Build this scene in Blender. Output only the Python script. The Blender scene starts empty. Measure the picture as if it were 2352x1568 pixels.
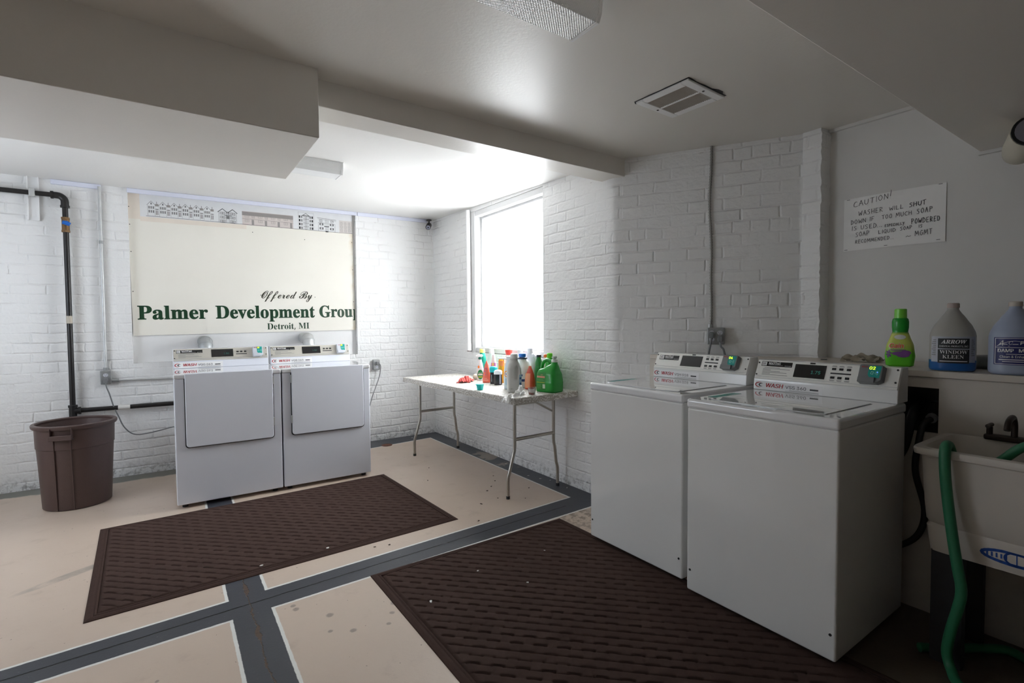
import bpy, bmesh, math, random, os
from mathutils import Vector, Matrix
random.seed(7)
S = bpy.context.scene
C = S.collection
PI = math.pi
R = math.radians

# ------------------------------------------------------------------ camera, world, light, exposure
def make_camera():
    yaw, pitch, roll = .604, -.0368, -.007
    fw = Vector((math.sin(yaw)*math.cos(pitch), math.cos(yaw)*math.cos(pitch), math.sin(pitch)))
    r = Vector((math.cos(yaw), -math.sin(yaw), 0)); u = r.cross(fw)
    r2 = math.cos(roll)*r + math.sin(roll)*u
    u2 = -math.sin(roll)*r + math.cos(roll)*u
    cam = bpy.data.cameras.new('camera'); o = bpy.data.objects.new('camera', cam); C.objects.link(o)
    cam.sensor_width = 36; cam.sensor_fit = 'HORIZONTAL'; cam.lens = 1146.912/2352*36
    cam.clip_start = .02
    m = Matrix(((r2.x, u2.x, -fw.x, -2.576), (r2.y, u2.y, -fw.y, -5.331), (r2.z, u2.z, -fw.z, 1.278), (0, 0, 0, 1)))
    o.matrix_world = m
    S.camera = o
make_camera()
S.view_settings.view_transform = 'Standard'
S.view_settings.look = 'None'
S.view_settings.gamma = 1
S.view_settings.use_curve_mapping = False
S.view_settings.exposure = 0.0
WINDOW_STRENGTH = 12.4
SIDE_STRENGTH = 6.5
sun = bpy.data.lights.new('daylight', 'SUN'); sun.energy = 16.0; sun.angle = math.radians(75); sun.color = (.97, .985, 1.)
so_ = bpy.data.objects.new('daylight', sun); C.objects.link(so_); so_.rotation_euler = Vector((-.60, -.10, -.79)).to_track_quat('-Z', 'Y').to_euler()
w = bpy.data.worlds.new('world'); S.world = w; w.use_nodes = True
w.node_tree.nodes['Background'].inputs[0].default_value = (.75, .85, 1, 1)
w.node_tree.nodes['Background'].inputs[1].default_value = .6
S.cycles.max_bounces = 12; S.cycles.diffuse_bounces = 8; S.cycles.glossy_bounces = 4
S.cycles.transmission_bounces = 6; S.cycles.transparent_max_bounces = 8
S.cycles.sample_clamp_indirect = 4
S.cycles.caustics_reflective = False; S.cycles.caustics_refractive = False

# ------------------------------------------------------------------ node helpers and materials
class NT:
    def __init__(s, name):
        s.m = bpy.data.materials.new(name); s.m.use_nodes = True
        s.t = s.m.node_tree; s.b = s.t.nodes['Principled BSDF']; s.out = s.t.nodes['Material Output']
    def n(s, typ, **k):
        x = s.t.nodes.new(typ)
        for a, v in k.items(): setattr(x, a, v)
        return x
    def put(s, sock, v):
        if isinstance(v, bpy.types.NodeSocket): s.t.links.new(v, sock)
        elif isinstance(v, (tuple, list)) and sock.type == 'RGBA': sock.default_value = tuple(v)+((1,) if len(v) == 3 else ())
        else: sock.default_value = v
    def mth(s, op, a, b=0., c=None, clamp=False):
        x = s.n('ShaderNodeMath', operation=op, use_clamp=clamp)
        s.put(x.inputs[0], a); s.put(x.inputs[1], b)
        if c is not None: s.put(x.inputs[2], c)
        return x.outputs[0]
    def step(s, v, lo, hi):
        x = s.n('ShaderNodeMapRange', interpolation_type='SMOOTHSTEP')
        s.put(x.inputs[0], v); s.put(x.inputs[1], lo); s.put(x.inputs[2], hi)
        return x.outputs[0]
    def mix(s, f, a, b):
        x = s.n('ShaderNodeMix', data_type='RGBA')
        s.put(x.inputs[0], f); s.put(x.inputs[6], a); s.put(x.inputs[7], b)
        return x.outputs[2]
    def noise(s, vec, scale, detail=4, rough=.55):
        x = s.n('ShaderNodeTexNoise'); s.put(x.inputs['Vector'], vec)
        x.inputs['Scale'].default_value = scale; x.inputs['Detail'].default_value = detail; x.inputs['Roughness'].default_value = rough
        return x
    def pos(s): return s.n('ShaderNodeNewGeometry').outputs['Position']
    def objc(s): return s.n('ShaderNodeTexCoord').outputs['Object']
    def uv(s): return s.n('ShaderNodeTexCoord').outputs['UV']
    def sep(s, v):
        x = s.n('ShaderNodeSeparateXYZ'); s.put(x.inputs[0], v); return x.outputs
    def bump(s, h, dist, strength=1.):
        x = s.n('ShaderNodeBump'); s.put(x.inputs['Height'], h); x.inputs['Distance'].default_value = dist; x.inputs['Strength'].default_value = strength
        s.t.links.new(x.outputs[0], s.b.inputs['Normal'])
    def set(s, **k):
        nm = dict(color='Base Color', rough='Roughness', metal='Metallic', spec='Specular IOR Level', trans='Transmission Weight', ior='IOR',
                  coat='Coat Weight', emit='Emission Color', estr='Emission Strength', alpha='Alpha', sss='Subsurface Weight')
        for a, v in k.items(): s.put(s.b.inputs[nm[a]], v)
        return s

def plain(name, color, rough=.5, var=.06, vscale=9., bump=0., bscale=120., **k):
    t = NT(name)
    nz = t.noise(t.objc(), vscale, 5)
    c2 = tuple(max(0, c*(1-var*2)) for c in color); c3 = tuple(min(1, c*(1+var)) for c in color)
    t.set(color=t.mix(nz.outputs[0], c2, c3), rough=rough, **k)
    if bump: t.bump(t.noise(t.objc(), bscale, 3).outputs[0], bump)
    return t.m
def srgb(*c):
    return tuple((x/255/12.92 if x/255 <= .04045 else ((x/255+.055)/1.055)**2.4) for x in c)

M = {}
def brick_paint(name, dirt=.0):
    t = NT(name)
    uv = t.uv()
    nz = t.noise(uv, 7., 3)
    add = t.n('ShaderNodeVectorMath', operation='MULTIPLY_ADD')
    t.put(add.inputs[0], nz.outputs['Color']); add.inputs[1].default_value = (.03, .024, 0); t.put(add.inputs[2], uv)
    bt = t.n('ShaderNodeTexBrick'); t.put(bt.inputs['Vector'], add.outputs[0])
    bt.inputs['Scale'].default_value = 1.; bt.inputs['Brick Width'].default_value = .215; bt.inputs['Row Height'].default_value = .077
    bt.inputs['Mortar Size'].default_value = .011; bt.inputs['Mortar Smooth'].default_value = 1.; bt.inputs['Bias'].default_value = 0
    bt.offset = .5; bt.offset_frequency = 2; bt.squash = .5; bt.squash_frequency = 6
    bt.inputs['Color1'].default_value = (.35, .35, .35, 1); bt.inputs['Color2'].default_value = (.65, .65, .65, 1); bt.inputs['Mortar'].default_value = (.5, .5, .5, 1)
    hole = t.noise(uv, 3.2, 2)
    depth = t.mth('MULTIPLY', bt.outputs['Fac'], t.mth('ADD', t.mth('MULTIPLY', t.step(hole.outputs[0], .35, .65), .75), .12))
    f1 = t.noise(uv, 38., 5, .6); f2 = t.noise(uv, 11., 3)
    h = t.mth('ADD', t.mth('MULTIPLY', depth, -.75), t.mth('MULTIPLY', f1.outputs[0], .5))
    h = t.mth('ADD', h, t.mth('MULTIPLY', f2.outputs[0], .9))
    h = t.mth('ADD', h, t.mth('MULTIPLY', t.sep(bt.outputs['Color'])[0], .7))
    t.bump(h, .0075)
    base = t.mix(t.noise(uv, 1.7, 4).outputs[0], (.77, .77, .765), (.83, .83, .825))
    crack = t.mth('MULTIPLY', t.step(bt.outputs['Fac'], .86, 1.), t.step(t.noise(uv, 5.5, 4, .7).outputs[0], .60, .70))
    col = t.mix(t.mth('MULTIPLY', crack, .55), base, srgb(120, 100, 92))
    z = t.sep(uv)[1]
    low = t.mth('MULTIPLY', t.step(z, .16, .0), t.step(t.noise(uv, 26., 5, .7).outputs[0], .46, .62))
    col = t.mix(t.mth('MULTIPLY', low, .55), col, srgb(96, 92, 88))
    t.set(color=col, rough=.42, spec=.35)
    return t.m
M['brick'] = brick_paint('painted_brick')
M['ceiling'] = plain('ceiling_paint', (.74, .715, .67), .36, .02, 1.2, bump=.0006, bscale=60, spec=.28)
M['ceiling_back'] = plain('back_ceiling_paint', (.80, .79, .77), .42, .02, 1.2, bump=.0006, bscale=60, spec=.3)
M['soffit'] = plain('soffit_paint', (.74, .71, .665), .36, .02, 2., bump=.0005, bscale=60, spec=.4)
M['drywall'] = plain('drywall_paint', (.68, .67, .65), .55, .03, 2., bump=.0005, bscale=50)
M['trimwhite'] = plain('white_trim_paint', (.84, .84, .84), .35, .03, 6., bump=.0006, bscale=40)
M['frame'] = plain('window_frame_paint', (.62, .62, .62), .45, .03, 6.)
M['ledge'] = plain('ledge_paint', (.60, .55, .49), .55, .08, 6., bump=.001, bscale=30)
M['raceway'] = plain('pale_lilac_metal', srgb(218, 221, 236), .4, .02)
M['enamel'] = plain('white_enamel', (.77, .77, .76), .14, .012, 3., spec=.5)
M['enamel_bluelit'] = plain('bluelit_white_enamel', (.755, .775, .845), .14, .012, 3., spec=.5)  # white enamel with the bluish light on the dryers put into its colour
M['lid'] = plain('glossy_lid_enamel', (.77, .775, .79), .05, .01, 3., spec=.6, coat=1.)
M['panel'] = plain('brushed_panel', srgb(238, 237, 232), .35, .015, 30.)
M['panelgrey'] = plain('warm_grey_panel', srgb(190, 186, 176), .4, .02, 30., metal=.15)
M['black'] = plain('black_plastic', (.012, .012, .013), .3, .1)
M['gloss_black'] = plain('black_glass', (.006, .006, .007), .06, .05)
M['ink'] = plain('black_ink', (.02, .02, .022), .6, .05)
M['greyink'] = plain('grey_ink', (.22, .22, .22), .6, .05)
M['redink'] = plain('red_ink', srgb(190, 35, 45), .5, .05)
M['whiteink'] = plain('white_ink', (.8, .8, .8), .5, .02)
M['rubber'] = plain('dark_rubber', (.02, .02, .022), .6, .1)
M['steel'] = plain('galvanised_steel', (.60, .61, .61), .48, .1, 25., metal=.7)
M['boxgrey'] = plain('grey_metal_box', (.34, .35, .35), .42, .08, 20., metal=.5)
M['dullsteel'] = plain('dull_table_steel', (.50, .47, .42), .30, .12, 20., metal=.85)
M['iron'] = plain('black_iron', (.022, .02, .02), .38, .25, 12., metal=.3)
M['teal'] = plain('teal_print', srgb(0, 150, 140), .35, .03)
M['palegrey'] = plain('pale_grey_plastic', srgb(200, 202, 210), .4, .03)
M['midgrey'] = plain('mid_grey_plastic', srgb(120, 122, 124), .45, .04)
def emit(name, c, s):
    t = NT(name); t.set(color=(0, 0, 0), emit=c, estr=s, rough=.5); return t.m
M['led'] = emit('yellow_led', (.75, 1., .02), 1.6)
M['ledblue'] = emit('blue_led', (.1, .3, 1.), 1.5)
M['leddim'] = emit('dim_teal_led', (.05, .35, .28), .35)

# ------------------------------------------------------------------ mesh helpers
class MB:
    def __init__(s): s.v = []; s.f = []; s.uv = None
    def add(s, vs, fs):
        o = len(s.v); s.v += [Vector(p) for p in vs]; s.f += [tuple(i+o for i in f) for f in fs]; return s
    def box(s, x0, y0, z0, x1, y1, z1):
        return s.add([(x0, y0, z0), (x1, y0, z0), (x1, y1, z0), (x0, y1, z0), (x0, y0, z1), (x1, y0, z1), (x1, y1, z1), (x0, y1, z1)],
                     [(3, 2, 1, 0), (4, 5, 6, 7), (0, 1, 5, 4), (1, 2, 6, 5), (2, 3, 7, 6), (3, 0, 4, 7)])
    def prism(s, poly, z0, z1, fn=None):
        fn = fn or (lambda a, b, c: (a, b, c)); n = len(poly)
        vs = [fn(a, b, z0) for a, b in poly]+[fn(a, b, z1) for a, b in poly]
        return s.add(vs, [tuple(range(n))[::-1], tuple(range(n, 2*n))]+[(i, (i+1) % n, n+(i+1) % n, n+i) for i in range(n)])
    def quad(s, a, b, c, d): return s.add([a, b, c, d], [(0, 1, 2, 3)])
    def tube(s, pts, r, n=10, cap=True, flat=1.):
        pts = [Vector(p) for p in pts]; rs = r if isinstance(r, (list, tuple)) else [r]*len(pts)
        vs = []; fs = []; up = None
        for i, p in enumerate(pts):
            a = pts[max(0, i-1)]; b = pts[min(len(pts)-1, i+1)]; t = (b-a).normalized()
            if up is None:
                up = Vector((0, 0, 1)) if abs(t.z) < .9 else Vector((0, 1, 0))
            x = up-t*up.dot(t)
            if x.length < 1e-5: x = t.orthogonal()
            x.normalize(); up = x; y = t.cross(x)
            for k in range(n):
                an = 2*PI*k/n; vs.append(p+(x*math.cos(an)+y*math.sin(an)*flat)*rs[i])
        for i in range(len(pts)-1):
            for k in range(n):
                k2 = (k+1) % n; fs.append((i*n+k, i*n+k2, (i+1)*n+k2, (i+1)*n+k))
        if cap: fs += [tuple(range(n))[::-1], tuple(range((len(pts)-1)*n, len(pts)*n))]
        return s.add(vs, fs)
    def cyl(s, a, b, r, n=16): return s.tube([a, b], r, n)
    def lathe(s, prof, c=(0, 0, 0), n=24, sx=1., sy=1., cap=True):
        return s.loft([(z, r*sx, r*sy, 2.) for r, z in prof], c, n, cap)
    def loft(s, secs, c=(0, 0, 0), n=28, cap=True):
        vs = []; fs = []
        for z, rx, ry, e in secs:
            for k in range(n):
                x, y = sup(2*PI*k/n, rx, ry, e); vs.append((c[0]+x, c[1]+y, c[2]+z))
        for i in range(len(secs)-1):
            for k in range(n):
                k2 = (k+1) % n; fs.append((i*n+k, i*n+k2, (i+1)*n+k2, (i+1)*n+k))
        if cap: fs += [tuple(range(n))[::-1], tuple(range((len(secs)-1)*n, len(secs)*n))]
        return s.add(vs, fs)
    def grid(s, fn, nu, nv):
        vs = [fn(i/nu, j/nv) for j in range(nv+1) for i in range(nu+1)]
        fs = [(j*(nu+1)+i, j*(nu+1)+i+1, (j+1)*(nu+1)+i+1, (j+1)*(nu+1)+i) for j in range(nv) for i in range(nu)]
        return s.add(vs, fs)
    def sphere(s, c, r, n=16, sz=1.):
        pr = [(max(1e-4, r*math.sin(PI*i/n)), -r*sz*math.cos(PI*i/n)) for i in range(n+1)]
        return s.lathe(pr, c, n*2)
    def xf(s, m, start=0):
        for i in range(start, len(s.v)): s.v[i] = m @ s.v[i]
        return s
def sup(a, rx, ry, e):
    """point of a super-ellipse; angle 0 faces local -Y and runs towards +X"""
    ca, sa = math.sin(a), -math.cos(a)
    p = 2./e
    return (rx*math.copysign(abs(ca)**p, ca), ry*math.copysign(abs(sa)**p, sa))
def mesh(name, mb, mat, smooth=None):
    me = bpy.data.meshes.new(name); me.from_pydata([tuple(v) for v in mb.v], [], mb.f)
    if mb.uv: 
        l = me.uv_layers.new(name='UVMap')
        for i, lp in enumerate(me.loops): l.data[i].uv = mb.uv[lp.vertex_index]
    for m in (mat if isinstance(mat, list) else [mat]): me.materials.append(m)
    me.update()
    if smooth is not None:
        me.shade_smooth(); me.set_sharp_from_angle(angle=R(smooth))
    return me
def obj(name, mb, mat, parent=None, smooth=40, bevel=0., seg=2, loc=None, label=None):
    if isinstance(mat, str): mat = M[mat]
    me = mesh(name, mb, mat, smooth)
    o = bpy.data.objects.new(name, me); C.objects.link(o)
    if parent: o.parent = parent
    if loc: o.location = loc
    if bevel:
        b = o.modifiers.new('bevel', 'BEVEL'); b.width = bevel; b.segments = seg; b.limit_method = 'ANGLE'; b.angle_limit = R(50); b.harden_normals = True
    if label: o['label'] = label
    return o
def tag(o, label, cat, group=None):
    o['label'] = label; o['category'] = cat
    if group: o['group'] = group
    return o
def thing(name, label, cat, loc=(0, 0, 0), rz=0., group=None, ry=0.):
    o = bpy.data.objects.new(name, None); C.objects.link(o); o.location = loc; o.rotation_euler = (0, ry, rz); o.empty_display_size = .1
    return tag(o, label, cat, group)
def struct(name, mb, mat, parent=None, **k):
    o = obj(name, mb, mat, parent, **k)
    if not parent: o['kind'] = 'structure'
    return o
def wallmesh(mb, pts, us, vs, nu=1, nv=1):
    """flat quad p00,p10,p11,p01 with uv in metres"""
    p = [Vector(q) for q in pts]; o = len(mb.v)
    if mb.uv is None: mb.uv = [(0, 0)]*len(mb.v)
    mb.grid(lambda a, b: (p[0]*(1-a)+p[1]*a)*(1-b)+(p[3]*(1-a)+p[2]*a)*b, nu, nv)
    for j in range(nv+1):
        for i in range(nu+1): mb.uv.append((us[0]+(us[1]-us[0])*i/nu, vs[0]+(vs[1]-vs[0])*j/nv))
    return mb

# ------------------------------------------------------------------ lettering
FD = bpy.utils.system_resource('DATAFILES') or ''
def font(n):
    try: return bpy.data.fonts.load(os.path.join(FD, 'fonts', n))
    except Exception: return None
F_SANS = font('Inter.woff2'); F_MATH = font('NotoSansMath-Regular.woff2')
def serif(s):
    o = ''
    for ch in s:
        if 'A' <= ch <= 'Z': o += chr(0x1D400+ord(ch)-65)
        elif 'a' <= ch <= 'z': o += chr(0x1D41A+ord(ch)-97)
        elif '0' <= ch <= '9': o += chr(0x1D7CE+ord(ch)-48)
        else: o += ch
    return o
def script(s):
    o = ''
    for ch in s:
        if 'A' <= ch <= 'Z': o += chr(0x1D4D0+ord(ch)-65)
        elif 'a' <= ch <= 'z': o += chr(0x1D4EA+ord(ch)-97)
        else: o += ch
    return o
_cap = {}
def glyphs(txt, style='sans', bold=0., space=1., cap=None):
    """2-D triangles of a line of text, normalised: x from 0 to 1, y from baseline, cap height = 1 in units of h; returns verts, faces, aspect"""
    cu = bpy.data.curves.new('txt', 'FONT')
    raw = txt
    f = F_SANS if style == 'sans' else F_MATH
    if f:
        cu.font = f
        if style == 'serif': txt = serif(txt)
        if style == 'script': txt = script(txt)
    cu.body = txt; cu.size = 1; cu.resolution_u = 4; cu.offset = bold; cu.space_character = space
    o = bpy.data.objects.new('txt', cu); C.objects.link(o)
    dg = bpy.context.evaluated_depsgraph_get(); ev = o.evaluated_get(dg); me = ev.to_mesh()
    vs = [(v.co.x, v.co.y) for v in me.vertices]; fs = [tuple(p.vertices) for p in me.polygons]
    ev.to_mesh_clear(); bpy.data.objects.remove(o); bpy.data.curves.remove(cu)
    if not vs: return [], [], 1
    x0 = min(v[0] for v in vs); x1 = max(v[0] for v in vs)
    if cap is None:
        if style not in _cap: _cap[style] = max(v[1] for v in glyphs('E', style, 0., 1., 1.)[3])
        cap = _cap[style]
    elif cap == 1.: return [], [], 1, vs
    W = max(1e-6, x1-x0)
    return [((x-x0)/W, y/cap) for x, y in vs], fs, W/cap
def put_text(mb, txt, fn, x, y, width, height, style='sans', bold=0., slant=0., space=1., clip=None):
    """adds a line of text to mb; fn(u, v) gives the 3-D point of plane coordinates u, v"""
    rep = [0.]
    if style == 'sans' and bold > 0: rep = [-bold*1.6, 0., bold*1.6]; bold = 0.
    vs, fs, asp = glyphs(txt, style, bold, space)
    if not vs: return
    if width is None: width = asp*height
    vs = [(a+d/asp*1.0, b) for d in rep for a, b in vs]; nv = len(vs)//len(rep); fs = [tuple(i+k*nv for i in f) for k in range(len(rep)) for f in fs]
    uv = [(x+a*width+slant*b*height, y+b*height) for a, b in vs]
    if clip is not None:
        fs = [f for f in fs if min(uv[i][0] for i in f) < clip]; uv = [(min(p[0], clip), p[1]) for p in uv]
    mb.add([fn(*p) for p in uv], fs)
def plane_fn(o, u, v, off=.0006):
    o = Vector(o); u = Vector(u); v = Vector(v); n = u.cross(v).normalized()*off
    return lambda a, b: o+u*a+v*b+n
def rect(mb, fn, x0, y0, x1, y1): mb.add([fn(x0, y0), fn(x1, y0), fn(x1, y1), fn(x0, y1)], [(0, 1, 2, 3)])
def strokes(mb, fn, pts, w):
    for (a, b), (c, d) in zip(pts[:-1], pts[1:]):
        dx, dy = c-a, d-b; L = math.hypot(dx, dy)
        if L < 1e-7: continue
        nx, ny = -dy/L*w/2, dx/L*w/2; ex, ey = dx/L*w*.3, dy/L*w*.3
        mb.add([fn(a-ex+nx, b-ey+ny), fn(a-ex-nx, b-ey-ny), fn(c+ex-nx, d+ey-ny), fn(c+ex+nx, d+ey+ny)], [(0, 1, 2, 3)])

# ------------------------------------------------------------------ the room
def floor_material():
    t = NT('painted_concrete_floor')
    P = t.pos(); nz = t.noise(P, 30., 4, .7); jit = t.mth('MULTIPLY', t.mth('SUBTRACT', nz.outputs[0], .5), .007)
    x, y, _ = t.sep(P)
    x = t.mth('ADD', x, jit); y = t.mth('ADD', y, jit)
    def above(e): return t.step(e, -.0015, .0015)
    def lin(k, x0, c): return t.mth('ADD', t.mth('MULTIPLY', t.mth('SUBTRACT', x, x0), k), c)
    def AND(*a):
        r = a[0]
        for q in a[1:]: r = t.mth('MULTIPLY', r, q)
        return r
    def OR(*a):
        r = a[0]
        for q in a[1:]: r = t.mth('MAXIMUM', r, q)
        return r
    def stripes(g):
        sub = lambda a, b: t.mth('SUBTRACT', a, b)
        h = AND(above(t.mth('ADD', sub(lin(.055, -2.23, -2.709), y), g)), above(t.mth('ADD', sub(y, lin(.035, -2.23, -2.885)), g)))
        v = AND(above(t.mth('ADD', sub(x, -2.375), g)), above(t.mth('ADD', sub(-2.222, x), g)))
        back = AND(above(t.mth('ADD', sub(y, lin(.11, -.2, -.228)), g)), above(sub(x, -2.4)))
        right = AND(above(t.mth('ADD', sub(x, lin(0, 0, -.175)), g)), above(sub(y, -2.75)))
        return OR(h, v, back, right)
    dark = stripes(0.); white = stripes(.0135)
    big = t.noise(P, 1.3, 5); mid = t.noise(P, 6., 6, .65); fine = t.noise(P, 60., 4, .7)
    beige = t.mix(big.outputs[0], srgb(186, 168, 153), srgb(206, 188, 172))
    beige = t.mix(t.mth('MULTIPLY', t.step(mid.outputs[0], .55, .8), .35), beige, srgb(150, 132, 118))
    specks = t.step(t.noise(P, 55., 2, .5).outputs[0], .735, .76)
    beige = t.mix(t.mth('MULTIPLY', specks, .75), beige, srgb(70, 60, 54))
    # worn corner by the first washer
    vx = t.mth('ADD', t.mth('MULTIPLY', t.mth('SUBTRACT', x, -.2), 2.2), 0.); vy = t.mth('MULTIPLY', t.mth('SUBTRACT', y, -2.95), 2.2)
    d2 = t.mth('ADD', t.mth('MULTIPLY', vx, vx), t.mth('MULTIPLY', vy, vy))
    worn = t.mth('MULTIPLY', t.step(d2, .9, .05), t.step(t.noise(P, 22., 5, .7).outputs[0], .42, .62))
    beige = t.mix(t.mth('MULTIPLY', worn, .8), beige, srgb(92, 78, 60))
    # smear left of the long mat
    sx = t.mth('MULTIPLY', t.mth('SUBTRACT', x, -3.02), 4.5); sy = t.mth('MULTIPLY', t.mth('SUBTRACT', y, t.mth('ADD', t.mth('MULTIPLY', t.mth('SUBTRACT', x, -3.0), .55), -1.95)), 22.)
    sm = t.step(t.mth('ADD', t.mth('MULTIPLY', sx, sx), t.mth('MULTIPLY', sy, sy)), 1., .3)
    beige = t.mix(t.mth('MULTIPLY', t.mth('MULTIPLY', sm, t.step(mid.outputs[0], .3, .6)), .55), beige, srgb(120, 116, 110))
    for cx, cy, r in ((-2.14, -2.93, .014), (-2.135, -2.965, .018), (-2.02, -3.1, .02), (-2.05, -3.22, .016), (-1.97, -3.27, .02), (-1.75, -3.17, .022), (-1.79, -3.24, .018), (-1.83, -3.31, .014), (-2.64, -3.16, .012)):
        ax = t.mth('SUBTRACT', x, cx); ay = t.mth('SUBTRACT', y, cy)
        dd = t.mth('SQRT', t.mth('ADD', t.mth('MULTIPLY', ax, ax), t.mth('MULTIPLY', ay, ay)))
        dd = t.mth('ADD', dd, t.mth('MULTIPLY', t.mth('SUBTRACT', mid.outputs[0], .5), .03))
        beige = t.mix(t.mth('MULTIPLY', t.step(dd, r*.9, r*.4), .5), beige, srgb(74, 68, 64))
    sink_shade = AND(t.step(t.mth('ADD', x, t.mth('MULTIPLY', t.mth('SUBTRACT', mid.outputs[0], .5), .2)), -.56, -.50), t.step(t.mth('ADD', y, t.mth('MULTIPLY', t.mth('SUBTRACT', mid.outputs[0], .5), .2)), -4.2, -4.3))  # deep shade by the sink and under the washers painted into the colour
    beige = t.mix(sink_shade, beige, t.mix(mid.outputs[0], srgb(74, 64, 54), srgb(108, 96, 82)))
    wh = t.mix(mid.outputs[0], srgb(205, 205, 200), srgb(235, 235, 232))
    dk = t.mix(mid.outputs[0], srgb(46, 48, 54), srgb(66, 68, 76))
    dk = t.mix(t.mth('MULTIPLY', t.step(fine.outputs[0], .66, .72), .5), dk, srgb(150, 148, 145))
    # bare concrete patches along the window wall
    bare = AND(above(t.mth('SUBTRACT', x, -.16)), t.step(t.noise(P, 2.6, 4, .6).outputs[0], .50, .54), above(t.mth('SUBTRACT', -.35, y)), above(t.mth('SUBTRACT', y, -1.75)))
    dk = t.mix(bare, dk, srgb(132, 122, 110))
    # worn grey patch along the left part of the back wall
    grey = AND(above(t.mth('SUBTRACT', -2.4, x)), t.step(t.mth('ADD', y, t.mth('MULTIPLY', t.mth('SUBTRACT', mid.outputs[0], .5), .12)), -.20, -.16))
    beige = t.mix(grey, beige, t.mix(mid.outputs[0], srgb(98, 98, 92), srgb(126, 124, 116)))
    # cracks in the middle of the stripes
    cj = t.mth('MULTIPLY', t.mth('SUBTRACT', t.noise(P, 9., 5, .7).outputs[0], .5), .05)
    ch = t.mth('ABSOLUTE', t.mth('SUBTRACT', y, t.mth('ADD', lin(.045, -2.23, -2.795), t.mth('MULTIPLY', cj, .25))))
    ch = AND(t.step(ch, .0060, .0030), above(t.mth('SUBTRACT', -.32, x)), t.step(t.noise(P, 5., 3).outputs[0], .28, .36))
    cv = t.mth('ABSOLUTE', t.mth('SUBTRACT', x, t.mth('ADD', -2.297, cj)))
    wv = t.mth('MULTIPLY', t.step(t.noise(P, 7., 4, .6).outputs[0], .45, .8), .014)
    cvm = AND(t.step(cv, t.mth('ADD', wv, .004), t.mth('ADD', wv, .001)), above(t.mth('SUBTRACT', -2.5, y)))
    col = t.mix(white, beige, wh); col = t.mix(dark, col, dk)
    col = t.mix(ch, col, (.006, .005, .005))
    col = t.mix(AND(cvm, dark), col, t.mix(fine.outputs[0], srgb(28, 20, 16), srgb(104, 78, 56)))
    t.set(color=col, rough=t.mth('ADD', t.mth('MULTIPLY', mid.outputs[0], .2), .30), spec=.4)
    h = t.mth('ADD', t.mth('MULTIPLY', mid.outputs[0], .5), t.mth('MULTIPLY', fine.outputs[0], .25))
    h = t.mth('SUBTRACT', h, t.mth('MULTIPLY', t.mth('MAXIMUM', ch, cvm), 2.))
    t.bump(h, .0022)
    return t.m
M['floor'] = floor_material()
X0, X1, Y0, H, HB = -4.6, .68, -6.8, 2.40, 2.45
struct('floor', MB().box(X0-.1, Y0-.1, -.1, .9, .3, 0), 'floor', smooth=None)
# ceilings: the near one, the slightly higher one behind the beam
struct('ceiling', MB().box(X0-.1, Y0-.1, H, .9, -2.80, H+.12), 'ceiling', smooth=None)
mb = MB()
zz = lambda x, y: 2.40+(.035+.042*max(0., min(1., (x+2.83)/2.83)))*(y+2.74)/2.74
mb.grid(lambda a, b: (X0-.1+(.9-X0+.1)*a, -2.76+(.25+2.76)*b, zz(X0-.1+(.9-X0+.1)*a, -2.76+(.25+2.76)*b)), 12, 8)
n = len(mb.v); mb.add([(v.x, v.y, v.z+.12) for v in mb.v], [f[::-1] for f in mb.f]); mb.f = [f[::-1] for f in mb.f]
struct('ceiling', mb, 'ceiling_back', smooth=None)
# boxed beam and the two soffits
struct('trim_1', MB().box(-2.6, -2.916, 2.279, .062, -2.735, 2.47), 'soffit', smooth=None, bevel=.004)
struct('trim_2', MB().box(X0, -3.01, 2.10, -2.0, -2.255, 2.47), 'soffit', smooth=None, bevel=.004)
struct('trim_3', MB().box(-3.0, Y0, 2.085, .70, -4.61, H+.01), 'soffit', smooth=None, bevel=.004)
# back wall with the shallow blocked-up opening
ox0, ox1, oz0 = -2.822, -.903, .958
def backwall():
    mb = MB(); rnd = random.Random(3)
    ys = 0.
    wallmesh(mb, [(X0, ys, 0), (ox0, ys, 0), (ox0, ys, 2.47), (X0, ys, 2.47)], (X0, ox0), (0, 2.47))
    wallmesh(mb, [(ox1, ys, 0), (.0, ys, 0), (.0, ys, 2.50), (ox1, ys, 2.50)], (ox1, 0), (0, 2.5))
    wallmesh(mb, [(ox0, ys, 0), (ox1, ys, 0), (ox1, ys, oz0), (ox0, ys, oz0)], (ox0, ox1), (0, oz0))
    # reveals, a little uneven
    def reveal(x, z0, z1, flip):
        n = 60; o = len(mb.v)
        vs = []
        for i in range(n+1):
            z = z0+(z1-z0)*i/n; j = rnd.uniform(-.004, .004)
            vs += [(x+(j if flip else -j)+(-.003 if not flip else .003), ys, z), (x, ys+.06, z)]
        mb.add(vs, [((2*i, 2*i+1, 2*i+3, 2*i+2) if flip else (2*i+2, 2*i+3, 2*i+1, 2*i)) for i in range(n)])
        mb.uv += [(v[1], v[2]) for v in vs]
    reveal(ox0, oz0, 2.47, False); reveal(ox1, oz0, 2.5, True)
    wallmesh(mb, [(ox0, ys, oz0), (ox1, ys, oz0), (ox1, ys+.06, oz0), (ox0, ys+.06, oz0)], (ox0, ox1), (0, .06))
    struct('wall_back', mb, 'brick', smooth=None)
    mb = MB().box(ox0-.02, .06, oz0-.02, ox1+.02, .10, 2.5)
    struct('trim_4', mb, 'trimwhite', smooth=None)
backwall()
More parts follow.
